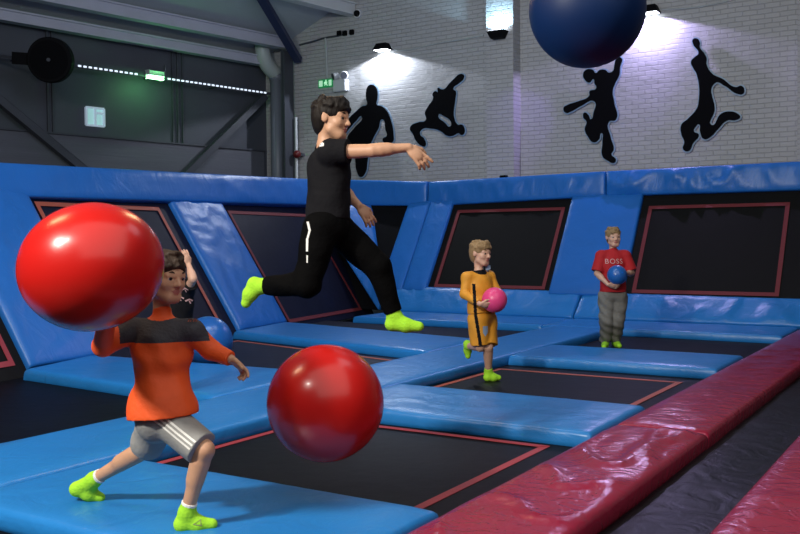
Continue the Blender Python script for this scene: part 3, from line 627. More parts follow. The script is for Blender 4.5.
def nets(F, lo, h, name):
    S = F < 0; n = np.array(F.shape)
    cs = [S[i:n[0]-1+i, j:n[1]-1+j, k:n[2]-1+k] for i in (0, 1) for j in (0, 1) for k in (0, 1)]
    any_ = np.logical_or.reduce(cs); all_ = np.logical_and.reduce(cs); act = any_ & ~all_
    idx = np.argwhere(act); ids = np.full(act.shape, -1, np.int32); ids[act] = np.arange(len(idx))
    pos = np.zeros((len(idx), 3)); cnt = np.zeros(len(idx))
    cor = [np.array((i, j, k)) for i in (0, 1) for j in (0, 1) for k in (0, 1)]
    val = [F[idx[:, 0]+c[0], idx[:, 1]+c[1], idx[:, 2]+c[2]] for c in cor]
    for A in range(8):
        for B in range(A+1, 8):
            if np.abs(cor[A]-cor[B]).sum() != 1: continue
            fa, fb = val[A], val[B]; mk = (fa < 0) != (fb < 0)
            t = np.where(mk, fa/(fa-fb+1e-20), 0)
            pos += mk[:, None]*(cor[A]+t[:, None]*(cor[B]-cor[A])); cnt += mk
    V = lo+h*(idx+pos/cnt[:, None])
    quads = []
    for axn in range(3):
        sl0 = [slice(None)]*3; sl1 = [slice(None)]*3; sl0[axn] = slice(0, -1); sl1[axn] = slice(1, None)
        a, b = S[tuple(sl0)], S[tuple(sl1)]
        for flip, mk in ((False, a & ~b), (True, ~a & b)):
            e = np.argwhere(mk); o1, o2 = [(1, 2), (2, 0), (0, 1)][axn]
            e = e[(e[:, o1] > 0) & (e[:, o2] > 0) & (e[:, o1] < n[o1]-1) & (e[:, o2] < n[o2]-1)]
            d1 = np.zeros(3, int); d1[o1] = 1; d2 = np.zeros(3, int); d2[o2] = 1
            g = lambda q: ids[q[:, 0], q[:, 1], q[:, 2]]
            Q = np.stack([g(e-d1-d2), g(e-d2), g(e), g(e-d1)], 1)
            quads.append(Q[:, ::-1] if flip else Q)
    Q = np.concatenate(quads); Q = Q[(Q >= 0).all(1)]
    me = bpy.data.meshes.new(name); me.vertices.add(len(V)); me.vertices.foreach_set('co', V.ravel())
    me.loops.add(len(Q)*4); me.loops.foreach_set('vertex_index', Q.ravel().astype(np.int32))
    me.polygons.add(len(Q)); me.polygons.foreach_set('loop_start', np.arange(0, len(Q)*4, 4, dtype=np.int32)); me.polygons.foreach_set('loop_total', np.full(len(Q), 4, np.int32))
    me.update(calc_edges=True); me.validate()
    return me
def paint(me, fn):
    c = np.zeros(len(me.polygons)*3); me.polygons.foreach_get('center', c)
    me.polygons.foreach_set('material_index', fn(c.reshape(-1, 3)).astype(np.int32))
def child(name, me, mats, root, fn=None):
    if fn: paint(me, fn)
    o = bpy.data.objects.new(name, me); COL.objects.link(o)
    for k in (mats if isinstance(mats, (list, tuple)) else [mats]): me.materials.append(k)
    me.polygons.foreach_set('use_smooth', [True]*len(me.polygons))
    if root is not None:
        me.transform(Matrix.Translation(-root.location)); o.parent = root
    return o
def frame(fwd, upv):
    f_ = nrm(fwd); r_ = nrm(np.cross(f_, upv)); u_ = np.cross(r_, f_); return np.array([r_, f_, u_])
def hand(S, wrist, d, pn, th, s=1.0, curl=.35, spread=.10):
    """d: towards fingertips, pn: the way the palm faces, th: +1/-1 side of the thumb along cross(d,pn)"""
    d = nrm(d); pn = nrm(np.array(pn)-d*(np.array(pn)@d)); ac = np.cross(d, pn)*th
    w = np.array(wrist, float)
    S.ell(w+d*.038*s, (.033*s, .015*s, .043*s), [ac, pn, d], .01)
    ln = (.050, .058, .055, .043); cu = curl if isinstance(curl, (list, tuple)) else [curl*.8, curl, curl*1.1, curl*1.25]
    for i in range(4):
        o = (1.5-i)*.0172*s; b = w+d*.066*s+ac*o*.95
        dir_ = nrm(d+ac*(1.5-i)*spread)
        a1, a2, a3 = cu[i]*.6, cu[i]*1.5, cu[i]*2.1
        p = [b-d*.014*s]
        for f, aa in ((.48, a1), (.30, a2), (.24, a3)):
            p.append((p[-1] if len(p) > 1 else b)+(dir_*math.cos(aa)+pn*math.sin(aa))*ln[i]*f*s*1.15)
        S.chain(p, [.0085*s, .0083*s, .0076*s, .0066*s], .003)
    t0 = w+d*.018*s+ac*.020*s; t1 = w+d*.046*s+ac*.043*s+pn*.010*s; t2 = w+d*.072*s+ac*.047*s+pn*.020*s
    S.chain([t0, t1, t2], [.013*s, .0098*s, .0075*s], .005)
def head_prims(S, c, H, hs):
    r_, f_, u_ = H
    def q(x, y, z): return c+(r_*x+f_*y+u_*z)*hs
    S.ell(q(0, -.05, .13), np.array((.355, .44, .37))*hs, H, .02)
    S.ell(q(0, .12, -.14), np.array((.285, .29, .34))*hs, H, .03)
    S.cap(q(-.09, .30, -.40), q(.09, .30, -.40), .085*hs, None, .03)
    for sx in (-1, 1):
        S.ell(q(sx*.185, .27, -.12), np.array((.10, .09, .09))*hs, H, .025)
        S.cap(q(sx*.06, .375, .10), q(sx*.22, .30, .10), .035*hs, None, .02)
        S.cap(q(sx*.24, .10, -.30), q(sx*.08, .27, -.40), .07*hs, None, .03)
    for sx in (-1, 1): S.sub(q(sx*.155, .465, .015), .095*hs, .012)
    for sx in (-1, 1): S.cap(q(sx*.085, .395, .050), q(sx*.215, .345, .048), .026*hs, .022*hs, .010); S.cap(q(sx*.09, .385, -.040), q(sx*.21, .335, -.035), .020*hs, .018*hs, .010)
    S.cap(q(0, .39, .05), q(0, .475, -.11), .034*hs, .052*hs, .012)
    for sx in (-1, 1): S.ell(q(sx*.05, .425, -.13), np.array((.04, .04, .035))*hs, H, .008)
    S.ell(q(0, .385, -.232), np.array((.105, .05, .026))*hs, H, .006)
    S.ell(q(0, .375, -.285), np.array((.085, .055, .030))*hs, H, .006)
    for sx in (-1, 1):
        S.ell(q(sx*.362, -.02, -.02), np.array((.035, .085, .125))*hs, frame(f_+r_*sx*-.25, u_), .006)
        S.cap(q(sx*.385, -.05, .08), q(sx*.39, -.06, -.04), .024*hs, .018*hs, .004)
    return q
def person(spec):
    J = spec['J']; g = spec.get('g', 1.0); h = spec.get('h', .0055); hs = spec['hs']
    J = {k_: np.array(v, float) for k_, v in J.items()}
    H = frame(spec['face'], spec['headup']); hc = J['head']
    S = SDF(h)
    shm = (J['shR']+J['shL'])/2; hpm = (J['hipR']+J['hipL'])/2
    upv = nrm(shm-hpm)
    ct = frame(spec['chest'], upv); pt = frame(spec['pelvis'], upv)
    # torso
    S.ell(hpm+upv*.02*g, np.array((.125, .095, .10))*g, pt, .03)
    mid = hpm*.55+shm*.45; mt_ = frame(nrm(spec['chest'])+nrm(spec['pelvis']), upv)
    S.ell(mid, np.array((.112, .08, .16))*g, mt_, .04)
    S.ell(hpm*.22+shm*.78, np.array((.128, .09, .13))*g, ct, .04)
    S.cap(J['shR'], J['shL'], .045*g, None, .03)
    S.cap(shm, J['neck'], .05*g, .039*g, .03)
    S.cap(J['neck'], hc+(-H[1]*.12-H[2]*.22)*hs, .039*g, .039*g, .015)
    for sd in 'RL':
        S.chain([J['sh'+sd], J['el'+sd], J['wr'+sd]], [.041*g, .032*g, .0215*g], .012)
        S.cap(J['el'+sd]+(J['wr'+sd]-J['el'+sd])*.22, J['el'+sd]+(J['wr'+sd]-J['el'+sd])*.4, .033*g, .030*g, .02)
        hp = spec['hand'+sd]; hand(S, J['wr'+sd], hp[0], hp[1], hp[2], g*hp[4] if len(hp) > 4 else g, hp[3])
        S.chain([J['hip'+sd], J['kn'+sd], J['an'+sd]], [.068*g, .045*g, .029*g], .02)
        kn, an = J['kn'+sd], J['an'+sd]; th = nrm(J['hip'+sd]-kn); shd = nrm(an-kn)
        back = nrm(th+shd) if np.linalg.norm(th+shd) > .15 else -nrm(spec['pelvis'])
        S.cap(kn+(an-kn)*.18+back*.008*g, kn+(an-kn)*.45+back*.010*g, .040*g, .036*g, .02)
        he, to = J['he'+sd], J['to'+sd]
        S.cap(he, an, .030*g, .030*g, .015); S.chain([he, he*.45+to*.55, to], [.029*g, .030*g, .020*g], .015)
        S.cap(an, he*.5+to*.5, .028*g, .024*g, .02)
    q = head_prims(S, hc, H, hs)
    me = S.mesh('person')
    lipc = q(0, .41, -.258)
    def skinpaint(c):
        l = (c-hc)@H.T/hs
        return ((np.abs(l[:, 0]) < .105-.9*np.abs(l[:, 2]+.258)) & (np.abs(l[:, 2]+.258) < .058) & (l[:, 1] > .33)).astype(int)
    root = bpy.data.objects.new('person', me); COL.objects.link(root)
    loc = spec['loc']; me.transform(Matrix.Translation(-Vector(loc))); root.location = Vector(loc)
    bpy.context.view_layer.update()
    paint(me, lambda c: skinpaint(c+np.array(loc))); me.materials.append(spec['skin']); me.materials.append(LIP)
    me.polygons.foreach_set('use_smooth', [True]*len(me.polygons))
    tag(root, spec['label'], 'child')
    # eyes
    for sx in (-1, 1):
        ec = q(sx*.150, .338, .010); bm_ = bmesh.new(); bmesh.ops.create_uvsphere(bm_, u_segments=20, v_segments=14, radius=.060*hs)
        e = bpy.data.meshes.new('eye'); bm_.to_mesh(e); bm_.free(); e.transform(Matrix.Translation(Vector(ec)))
        gz = nrm(H[1]+spec.get('gaze', 0)*H[0])
        child('eye', e, [EYEW, EYED], root, lambda c, ec=ec, gz=gz: (((c-ec)@gz) > .043*hs).astype(int))
        b = SDF(.003); b.chain([q(sx*.06, .405, .115), q(sx*.15, .385, .145), q(sx*.245, .31, .12)], [.014*hs*1.1, .016*hs*1.1, .009*hs], .004)
        child('eyebrow', b.mesh('eyebrow'), spec['hair'], root)
    # hair
    Hs = SDF(.0045 if h < .0062 else .0055); hd = spec.get('hairthick', .04)
    Hs.ell(q(0, -.06, .16), np.array((.365+hd, .445+hd*.8, .355+hd*1.4))*hs, H, .02)
    Hs.ell(q(0, -.24, -.10), np.array((.29, .24, .34))*hs, H, .04)
    if spec.get('fringe'): 
        for k_ in range(-3, 4): Hs.cap(q(k_*.085, .28-.012*k_*k_, .44), q(k_*.085+.05*spec['fringe'], .375-.016*k_*k_, .235+.02*abs(k_)), .055*hs, .028*hs, .03)
    for k_ in range(64):
        a_ = random.random()*6.283; e_ = random.random()
        dv = np.array((math.cos(a_)*math.cos(e_), math.sin(a_)*math.cos(e_), math.sin(e_)+.15)); bs = q(0, -.06, .16)+(H.T@(dv*np.array((.37, .45, .37))))*hs*(1+hd)
        Hs.cap(bs, bs+(H.T@(dv*.5+np.array((.3*math.sin(k_), .4, -.2))))*.045*hs, .026*hs, .014*hs, .02)
    # keep the face and neck clear
    fp = q(0, .22, .0)
    Hs.pr.append(('s', q(0, .52, -.12), .365*hs, None, None, .01, ()))
    Hs.sub(q(0, .35, -.35), .34*hs, .01)
    for sx in (-1, 1): Hs.sub(q(sx*.47, .05, -.10), .175*hs, .01); Hs.sub(q(sx*.40, .24, -.20), .23*hs, .01)
    Hs.cut(q(0, -.3, -.45), -H[2]*.9+H[1]*.0)
    child('hair', Hs.mesh('hair'), spec['hair'], root)
    # clothes
    def folds(a, f, sd=0):
        return lambda X, Y, Z: (a*np.sin(f*(X*.8+Z*.9)+sd+2.2*np.sin(9*Y+7*Z+sd))*np.sin(f*.6*(Y-Z*.7)+1.7*np.sin(11*X+sd))).astype(np.float32)
    def top(name, mats, inf, hem, hemr, sleeves, fn=None, collar=None, fold=.004, loose=.0):
        T = SDF(h*.9)
        hemc = np.array(hem[0], float); hn = nrm(hem[1])   # hem plane (outward normal points down)
        T.ell(hpm*.22+shm*.78, (np.array((.130, .094, .13))+inf)*g, ct, .04)
        T.ell(mid, (np.array((.116, .086, .17))+inf+loose)*g, mt_, .05)
        T.ell(hemc*.72+mid*.28, np.array((hemr[0], hemr[1], .13*g)), pt, .05)
        T.ell(hemc*1.1-mid*.1, np.array((hemr[0]*1.02, hemr[1]*1.02, .12*g)), pt, .04)
        T.cap(J['shR'], J['shL'], (.046+inf)*g, None, .03)
        T.cap(shm, J['neck'], (.052+inf)*g, (.04+inf*.5)*g, .03)
        T.wave(folds(fold, 38, 1.0))
        T.cut(hemc, hn)
        T.cut(J['neck']+nrm(J['neck']-shm)*(.012 if collar else .002), nrm(nrm(J['neck']-shm)-.35*ct[1]))
        for sd in 'RL':
            t_, r1, r2 = sleeves[sd] if isinstance(sleeves, dict) else sleeves
            a, b, c = J['sh'+sd], J['el'+sd], J['wr'+sd]
            if t_ <= 1:
                e = a+(b-a)*t_; dn = nrm(b-a); T.cap(a, e+dn*.03, r1*g, r2*g, .02, [(e, dn)])
            else:
                e = b+(c-b)*(t_-1); dn = nrm(c-b); T.cap(a, b, r1*g, (r1*.5+r2*.5)*g, .02); T.cap(b, e+dn*.02, (r1*.5+r2*.5)*g, r2*g, .02, [(e, dn)])
        o = child(name, T.mesh(name), mats, root, fn); return o
    def bottom(name, mats, tlen, waist, r1, r2, r3, fn=None, fold=.004):
        T = SDF(h*.9)
        T.ell(hpm+upv*.03*g, np.array((.132, .102, .11))*g, pt, .03)
        T.cap(hpm-pt[0]*.05*g, hpm+pt[0]*.05*g, .088*g, None, .03)
        for sd in 'RL':
            a, b, c = J['hip'+sd], J['kn'+sd], J['an'+sd]
            if tlen <= 1: e = a+(b-a)*tlen; dn = nrm(b-a); T.cap(a, e+dn*.04, r1*g, r2*g, .02, [(e, dn)])
            else: e = b+(c-b)*(tlen-1); dn = nrm(c-b); T.cap(a, b, r1*g, r2*g, .025); T.cap(b, e+dn*.02, r2*g, r3*g, .02, [(e, dn)])
        T.wave(folds(fold, 34, 2.0)); T.cut(hpm+upv*waist*g, upv)
        return child(name, T.mesh(name), mats, root, fn)
    def socks(hgt, mats=SOCK, cuff=None):
        for sd in 'RL':
            an, he, to, kn = J['an'+sd], J['he'+sd], J['to'+sd], J['kn'+sd]
            T = SDF(h*.8); dn = nrm(kn-an); e = an+dn*hgt
            T.cap(an, e+dn*.02, .036*g, .037*g, .015, [(e, dn)]); T.cap(he, an, .036*g, .035*g, .015)
            T.chain([he, he*.45+to*.55, to], [.034*g, .036*g, .026*g], .015); T.cap(an, he*.5+to*.5, .034*g, .030*g, .02)
            o = child('sock', T.mesh('sock'), [mats, WHITEF], root, (lambda c, e=e, dn=dn: (((c-e)@dn) > -.012).astype(int)) if cuff else None)
            yield sd, o
    spec['dress'](dict(top=top, bottom=bottom, socks=socks, root=root, J=J, g=g, ct=ct, pt=pt, H=H, hpm=hpm, shm=shm, upv=upv, q=q, folds=folds))
    return root
def decal(root, name, polys, org, xdir, ydir, targets, m_, lift=.002, label=None):
    """flat print laid on the cloth: polys in metres in (x,y), projected along the view normal onto the garments"""
    nd = nrm(np.cross(xdir, ydir)); best = None
    trees = []
    for t_ in targets:
        me = t_.data; vs_ = [v.co+root.location for v in me.vertices]; trees.append(BVHTree.FromPolygons(vs_, [tuple(p.vertices) for p in me.polygons]))
    bm_ = bmesh.new()
    for pl in polys:
        b2 = bmesh.new(); f_ = b2.faces.new([b2.verts.new((x, y, 0)) for x, y in pl]); bmesh.ops.triangulate(b2, faces=[f_])
        bmesh.ops.subdivide_edges(b2, edges=b2.edges[:], cuts=2, use_grid_fill=True)
        tm = bpy.data.meshes.new('t'); b2.to_mesh(tm); b2.free(); bm_.from_mesh(tm); bpy.data.meshes.remove(tm)
    for v in bm_.verts:
        p = np.array(org)+np.array(xdir)*v.co.x+np.array(ydir)*v.co.y
        hit = None
        for tr in trees:
            r_ = tr.ray_cast(Vector(p+nd*.25), Vector(-nd))
            if r_[0] is not None and (hit is None or r_[3] < hit[1]): hit = (r_[0]+Vector(nd)*lift, r_[3])
        v.co = hit[0] if hit else Vector(p)
    me = bpy.data.meshes.new(name); bm_.to_mesh(me); bm_.free()
    o = child(name, me, m_, root)
    if label: o['label'] = label
    return o
def text_decal(root, body, org, xdir, ydir, size, targets, m_):
    cu = bpy.data.curves.new('print', 'FONT'); cu.body = body; cu.size = size; cu.align_x = 'CENTER'; cu.align_y = 'CENTER'; cu.space_character = 1.15
    tmp = bpy.data.objects.new('tmp', cu); COL.objects.link(tmp); dg = bpy.context.evaluated_depsgraph_get()
    me = bpy.data.meshes.new_from_object(tmp.evaluated_get(dg)); bpy.data.objects.remove(tmp)
    pl = [[(me.vertices[i].co.x, me.vertices[i].co.y) for i in p.vertices] for p in me.polygons]
    return decal(root, 'print', pl, org, xdir, ydir, targets, m_)
R3, U3, F3 = rt, up, fw
Z3 = np.array([0, 0, 1.0])
def atz(x, y, z): return onz(x, y, z)
PRINT = mat('pale red print', (.55, .33, .32), .8, bump=.05, bscale=40)
# --- leaping boy in black
D = 5.05
def dress_jump(k):
    J, g = k['J'], k['g']
    hem = P(327, 219, D)
    sh = k['top']('shirt', [BLACKF], .014, (hem, nrm(hem-k['shm'])+.0*R3), (.128, .112), {'R': (.42, .068, .062), 'L': (.5, .066, .06)}, loose=.006)
    strip = lambda c: np.zeros(len(c))
    tr = k['bottom']('trousers', [BLACKT], 1.93, .10, .096, .070, .046)
    for sd, o in k['socks'](.045): pass
    n_ = -F3
    pts = [(-.012, -.012), (.014, -.012), (.014, .004), (.006, .012), (-.004, .010), (-.012, .002)]
    o = decal(k['root'], 'print', [pts], P(322.5, 146, D-.1), R3, U3, [sh], WHITEF); o['label'] = 'tiny white chest mark'
    st = [[(-.010, 0), (.004, 0), (.016, -.045), (.004, -.05)], [(.004, -.045), (.017, -.045), (.004, -.09), (-.008, -.09)], [(-.010, -.09), (.003, -.09), (.003, -.16), (-.008, -.16)], [(-.006, -.18), (.003, -.18), (.002, -.22), (-.005, -.22)]]
    o = decal(k['root'], 'side_stripe', st, P(309, 222, D-.1), R3, U3, [tr], WHITEF); o['label'] = 'broken white side stripe'
person(dict(label='boy in black shirt and trousers leaping in mid air, arm outstretched', loc=P(335, 330, D)*[1, 1, 0]+np.array([0, 0, .75]), skin=SKIN, hair=HAIRD, h=.005, g=1.06, hs=.222,
    face=R3*.93-F3*.34-U3*.10, headup=U3+R3*.10, chest=R3*.86+F3*.42, pelvis=R3*.95+F3*.2,
    J=dict(head=P(331.5, 119, D), neck=P(325, 144, D+.01), shR=P(331, 152.5, D-.125), shL=P(327, 151, D+.13),
           elR=P(373, 150.5, D-.19), wrR=P(409, 147.5, D-.17), elL=P(341, 188, D+.22), wrL=P(359, 206, D+.16),
           hipR=P(321, 229, D-.075), hipL=P(336, 228, D+.075), knR=P(307, 284, D-.12), anR=P(263, 286, D-.02), heR=P(254.5, 284, D-.01), toR=P(246, 303, D+.0),
           knL=P(378, 267, D+.06), anL=P(394, 315, D+.09), heL=P(392, 324, D+.09), toL=P(419, 326.5, D+.06)),
    handR=(R3*.72-U3*.66, F3*.85-R3*.35-U3*.2, 1, [.1, .35, .45, .55], 1.08), handL=(R3*.6-U3*.75, F3*.6-R3*.5, 1, .3), hairthick=.03, fringe=.5, gaze=.3, dress=dress_jump))
# --- running child in orange
D = 4.05
fz = .034
heF = atz(182, 524, fz); toF = atz(212, 524, fz-.006)
heB = P(77, 489, 4.40); toB = atz(100, 497.5, .026); 
def dress_orange(k):
    J, g = k['J'], k['g']
    hem = P(163, 415, D-.02); hn = nrm(nrm(P(163, 415, D)-k['shm'])+R3*.08)
    def yoke(c):
        l = (c-k['shm'])@k['upv']
        cx = (c-CC)@F3; py = 267-FPX*((c-CC)@U3)/cx; px = 400+FPX*((c-CC)@R3)/cx
        a = (l > -.045+0*l) & (np.abs((c-k['shm'])@k['ct'][0]) < .185)
        nk = np.linalg.norm(c-J['neck'], axis=1) < .068
        return np.where(nk & (l > .0), 0, a.astype(int))
    sh = k['top']('shirt', [ORANGE, YOKE], .012, (hem, hn), (.142, .150), {'R': (1.95, .056, .036), 'L': (1.97, .056, .034)}, yoke, collar=True, fold=.005)
    sh['label'] = 'orange long sleeved top with charcoal shoulder yoke'
    sho = k['bottom']('shorts', [GREYF], 1.0-.06, .09, .086, .080, 0)
    # three white stripes down the outer side of the front leg
    a, b = J['hipR'], J['knR']; ax_ = nrm(b-a); sdv = nrm(np.cross(ax_, nrm(F3)))
    L_ = np.linalg.norm(b-a)
    pl = [[(x0, -.055), (x0+.0085, -.055), (x0+.0085, L_*.93), (x0, L_*.93)] for x0 in (-.030, -.012, .006)]
    o = decal(k['root'], 'side_stripes', pl, a, -sdv, ax_, [sho], WHITEF); 
    o['label'] = 'three white side stripes'
    socks = {sd: o for sd, o in k['socks'](.05, cuff=True)}
    tri = [[(-.020, -.004), (.018, -.014), (.019, -.010), (-.014, -.001)], [(.018, -.014), (.012, .014), (.009, .012), (.014, -.012)], [(.012, .014), (-.020, -.004), (-.014, -.003), (.010, .010)]]
    o = decal(k['root'], 'sock_print', tri, (J['heR']*.42+J['toR']*.58)+np.array([0, 0, .014]), R3, U3, [socks['R']], GREYP)
    lg = [[(x, -.008), (x+.005, -.008), (x+.009, .006), (x+.004, .006)] for x in (-.014, -.004, .008, .018)]
    decal(k['root'], 'print', lg, P(190, 320, D-.05), R3, U3, [sh], STRO)
    decal(k['root'], 'placket', [[(-.004, -.03), (.004, -.03), (.004, .03), (-.004, .03)]], P(166, 333, D-.05), R3, U3, [sh], YOKE)
person(dict(label='child in orange long sleeved top and grey shorts running behind the huge red ball', loc=(heF+toF)/2*[1, 1, 0], skin=SKIN, hair=HAIRM, h=.005, g=.94, hs=.212,
    face=R3*.80-F3*.60-U3*.12, headup=U3+R3*.06, chest=-F3*.88+R3*.42+U3*-.1, pelvis=R3*.8-F3*.55,
    J=dict(head=P(165, 277, D), neck=P(162, 312, D+.01), shR=P(133, 331, D+.0), shL=P(191, 331, D+.0),
           elR=P(103, 346, D-.13), wrR=P(107, 318, D-.28), elL=P(211, 350, D+.02), wrL=P(231, 359, D-.03),
           hipR=P(170, 422, D-.055), hipL=P(156, 421, D+.06), knR=P(204, 450, D-.14), anR=heF+np.array([0, 0, .050])+R3*.022, heR=heF, toR=toF,
           knL=P(146, 449, D+.16), anL=P(94, 479.5, 4.37), heL=heB, toL=toB),
    handR=(U3*.8-R3*.3-F3*.2, -F3+.0*R3, 1, .3), handL=(R3*.75-U3*.6, -F3*.4-U3*.7-R3*.2, -1, [.4, .7, .9, 1.0]), hairthick=.045, fringe=0, gaze=.2, dress=dress_orange))
# --- child in amber football kit
D = 8.62
zb = -.098
def dress_yel(k):
    J, g = k['J'], k['g']
    hem = P(482, 313, D); hn = nrm(hem-k['shm'])
    def pt_(c):
        nk = np.linalg.norm(c-J['neck'], axis=1) < .072*g
        cx = (c-CC)@F3; py = 267-FPX*((c-CC)@U3)/cx; px = 400+FPX*((c-CC)@R3)/cx
        s = (np.abs(px-(473.5+(py-280)*.06)) < 1.6) & (py > 284)
        return (nk | s).astype(int)
    sh = k['top']('shirt', [YEL, BLACKF], .014, (hem, hn), (.145, .120), {'R': (1.92, .050, .034), 'L': (1.92, .050, .034)}, pt_, collar=True)
    def st(c):
        cx = (c-CC)@F3; py = 267-FPX*((c-CC)@U3)/cx; px = 400+FPX*((c-CC)@R3)/cx
        return (np.abs(px-(475.2+(py-312)*.16)) < 1.7).astype(int)
    sho = k['bottom']('shorts', [YEL, BLACKF], .93, .06, .098, .084, 0, st)
    for sd, o in k['socks'](.045): pass
    cr = [[(-.022, .03), (.022, .03), (.022, -.01), (0, -.034), (-.022, -.01)]]
    o = decal(k['root'], 'crest', cr, P(488, 268.5, D), R3, U3, [sh], BADGE); o['label'] = 'blue grey shield crest'
    o = decal(k['root'], 'crest', [[(x*1.1, y*1.5) for x, y in cr[0]]], P(484, 330, D), R3, U3, [sho], BADGE); o['label'] = 'blue grey shield crest'
    o = decal(k['root'], 'print', [[(-.03, .004), (-.02, -.010), (.03, .014), (-.015, -.002)]], P(474.5, 268, D), R3, U3, [sh], BLACKF)
person(dict(label='fair haired child in amber football kit carrying a pink ball', loc=onz(490, 381, zb), skin=SKIN2, hair=HAIRB, h=.0058, g=1.04, hs=.222,
    face=R3*.72-F3*.68-U3*.08, headup=U3+R3*.05, chest=-F3*.75+R3*.6, pelvis=-F3*.5+R3*.8,
    J=dict(head=P(480.5, 253.5, D), neck=P(479, 271, D), shR=P(467.5, 277.5, D-.05), shL=P(489, 277, D+.09),
           elR=P(464.5, 294, D-.08), wrR=P(480, 304, D-.28), elL=P(497.5, 293, D+.04), wrL=P(500.5, 303, D-.13),
           hipR=P(478, 320, D-.06), hipL=P(486.5, 320, D+.06), knR=P(480, 346.5, D-.05), anR=P(468.2, 346, D+.21), heR=P(467.3, 344, D+.25), toR=P(468, 356, D+.24),
           knL=P(488, 347, D-.03), anL=onz(488.5, 381, zb)+np.array([0, 0, .085]), heL=onz(487.5, 381.2, zb)+np.array([0, 0, .037]), toL=onz(498.5, 380.8, zb)+np.array([0, 0, .030])),
    handR=(R3*.95-U3*.15, -F3*-.7+U3*.6, 1, .5), handL=(-R3*.5-F3*.7-U3*.2, -R3*.9+F3*.1, -1, .4), hairthick=.035, fringe=.4, gaze=.25, dress=dress_yel))
# --- child in red shirt
D = (onz(615, 348, zb)-CC)@fw
def dress_red(k):
    J, g = k['J'], k['g']
    hem = P(613, 292, D); hn = nrm(hem-k['shm'])
    sh = k['top']('shirt', [REDF], .018, (hem, hn), (.155, .125), {'R': (.88, .066, .072), 'L': (.88, .066, .072)}, fold=.006)
    tr = k['bottom']('trousers', [TRACK], 2.0, .06, .094, .078, .064, fold=.009)
    for sd, o in k['socks'](.03): pass
    text_decal(k['root'], 'BOSS', P(613.8, 261.5, D-.1), R3, U3, .085, [sh], PRINT)
person(dict(label='fair haired child in red shirt and grey trousers standing with a small blue ball', loc=onz(612, 348, zb), skin=SKIN2, hair=HAIRB, h=.0058, g=1.10, hs=.228,
    face=-F3*.97+R3*.12-U3*.05, headup=U3-R3*.04, chest=-F3+R3*.05, pelvis=-F3,
    J=dict(head=P(613.3, 237.2, D), neck=P(613, 250, D+.01), shR=P(601.5, 256, D), shL=P(625, 256, D),
           elR=P(597, 273.5, D-.03), wrR=P(608, 284.5, D-.20), elL=P(631.5, 273, D-.04), wrL=P(624.5, 273.5, D-.24),
           hipR=P(606.5, 297, D), hipL=P(619, 297, D), knR=P(606.5, 321, D-.03), knL=P(617.5, 321, D-.02), anR=onz(605.5, 347.3, zb)+np.array([0, 0, .085]), anL=onz(615, 346.6, zb)+np.array([0, 0, .085]),
           heR=onz(606, 346.5, zb)+np.array([0, 0, .038]), toR=onz(604, 349.5, zb)+np.array([0, 0, .030]), heL=onz(615, 346, zb)+np.array([0, 0, .038]), toL=onz(619.5, 348.3, zb)+np.array([0, 0, .030])),
    handR=(R3*.85-U3*.3-F3*.3, F3*.6+U3*.6, 1, .5), handL=(-R3*.8-F3*.45, F3*.9-R3*.2, 1, .5), hairthick=.03, dress=dress_red))
ball(617, 275, D-.225, .118, BALLS, 'small blue ball held at the chest of the child in red shirt', seed=13)
# --- child hidden behind the running one
D = 7.55
def dress_hid(k):
    J = k['J']; hem = P(172, 330, D); hn = nrm(hem-k['shm'])
    sh = k['top']('shirt', [BLACKF], .016, (hem, hn), (.14, .115), (.6, .062, .06))
    k['bottom']('trousers', [BLACKT], 1.95, .08, .098, .072, .05)
    for sd, o in k['socks'](.03): pass
    for i, (x, y) in enumerate(((185, 289), (188, 300.5), (180, 297.5))):
        lg = [[(-.03, .0), (.0, .014), (.03, -.004), (.028, -.014), (.002, .002), (-.024, -.012)], [(-.004, -.004), (.004, -.004), (.012, -.026), (.004, -.028)]]
        decal(k['root'], 'print', lg, P(x, y, D-.1), R3, U3, [sh], PRINT)
person(dict(label='dark haired child in white patterned black shirt, mostly hidden behind the orange top', loc=onz(172, 393, 0), skin=SKIN2, hair=HAIRD, h=.006, g=1.0, hs=.212,
    face=-F3*.8+R3*.5, headup=U3, chest=-F3*.95+R3*.25, pelvis=-F3*.95+R3*.25,
    J=dict(head=P(176, 268.5, D), neck=P(176.5, 285, D+.01), shR=P(166, 291, D), shL=P(187, 291, D),
           elR=P(161, 312, D), wrR=P(167, 326, D-.12), elL=P(193, 279, D-.12), wrL=P(188.5, 264.5, D-.05),
           hipR=P(170, 333, D), hipL=P(180.5, 333, D), knR=P(169, 360, D-.02), knL=P(180, 360, D-.02), anR=onz(168, 393, 0)+np.array([0, 0, .085]), anL=onz(181, 393, 0)+np.array([0, 0, .085]),
           heR=onz(168, 392, 0)+np.array([0, 0, .038]), toR=onz(166, 395.5, 0)+np.array([0, 0, .032]), heL=onz(181, 392, 0)+np.array([0, 0, .038]), toL=onz(183, 395.5, 0)+np.array([0, 0, .032])),
    handR=(R3*.7-F3*.5-U3*.3, F3, 1, .4), handL=(U3*.95-R3*.25, F3*.5-R3*.7, -1, .3), hairthick=.05, fringe=.4, dress=dress_hid))
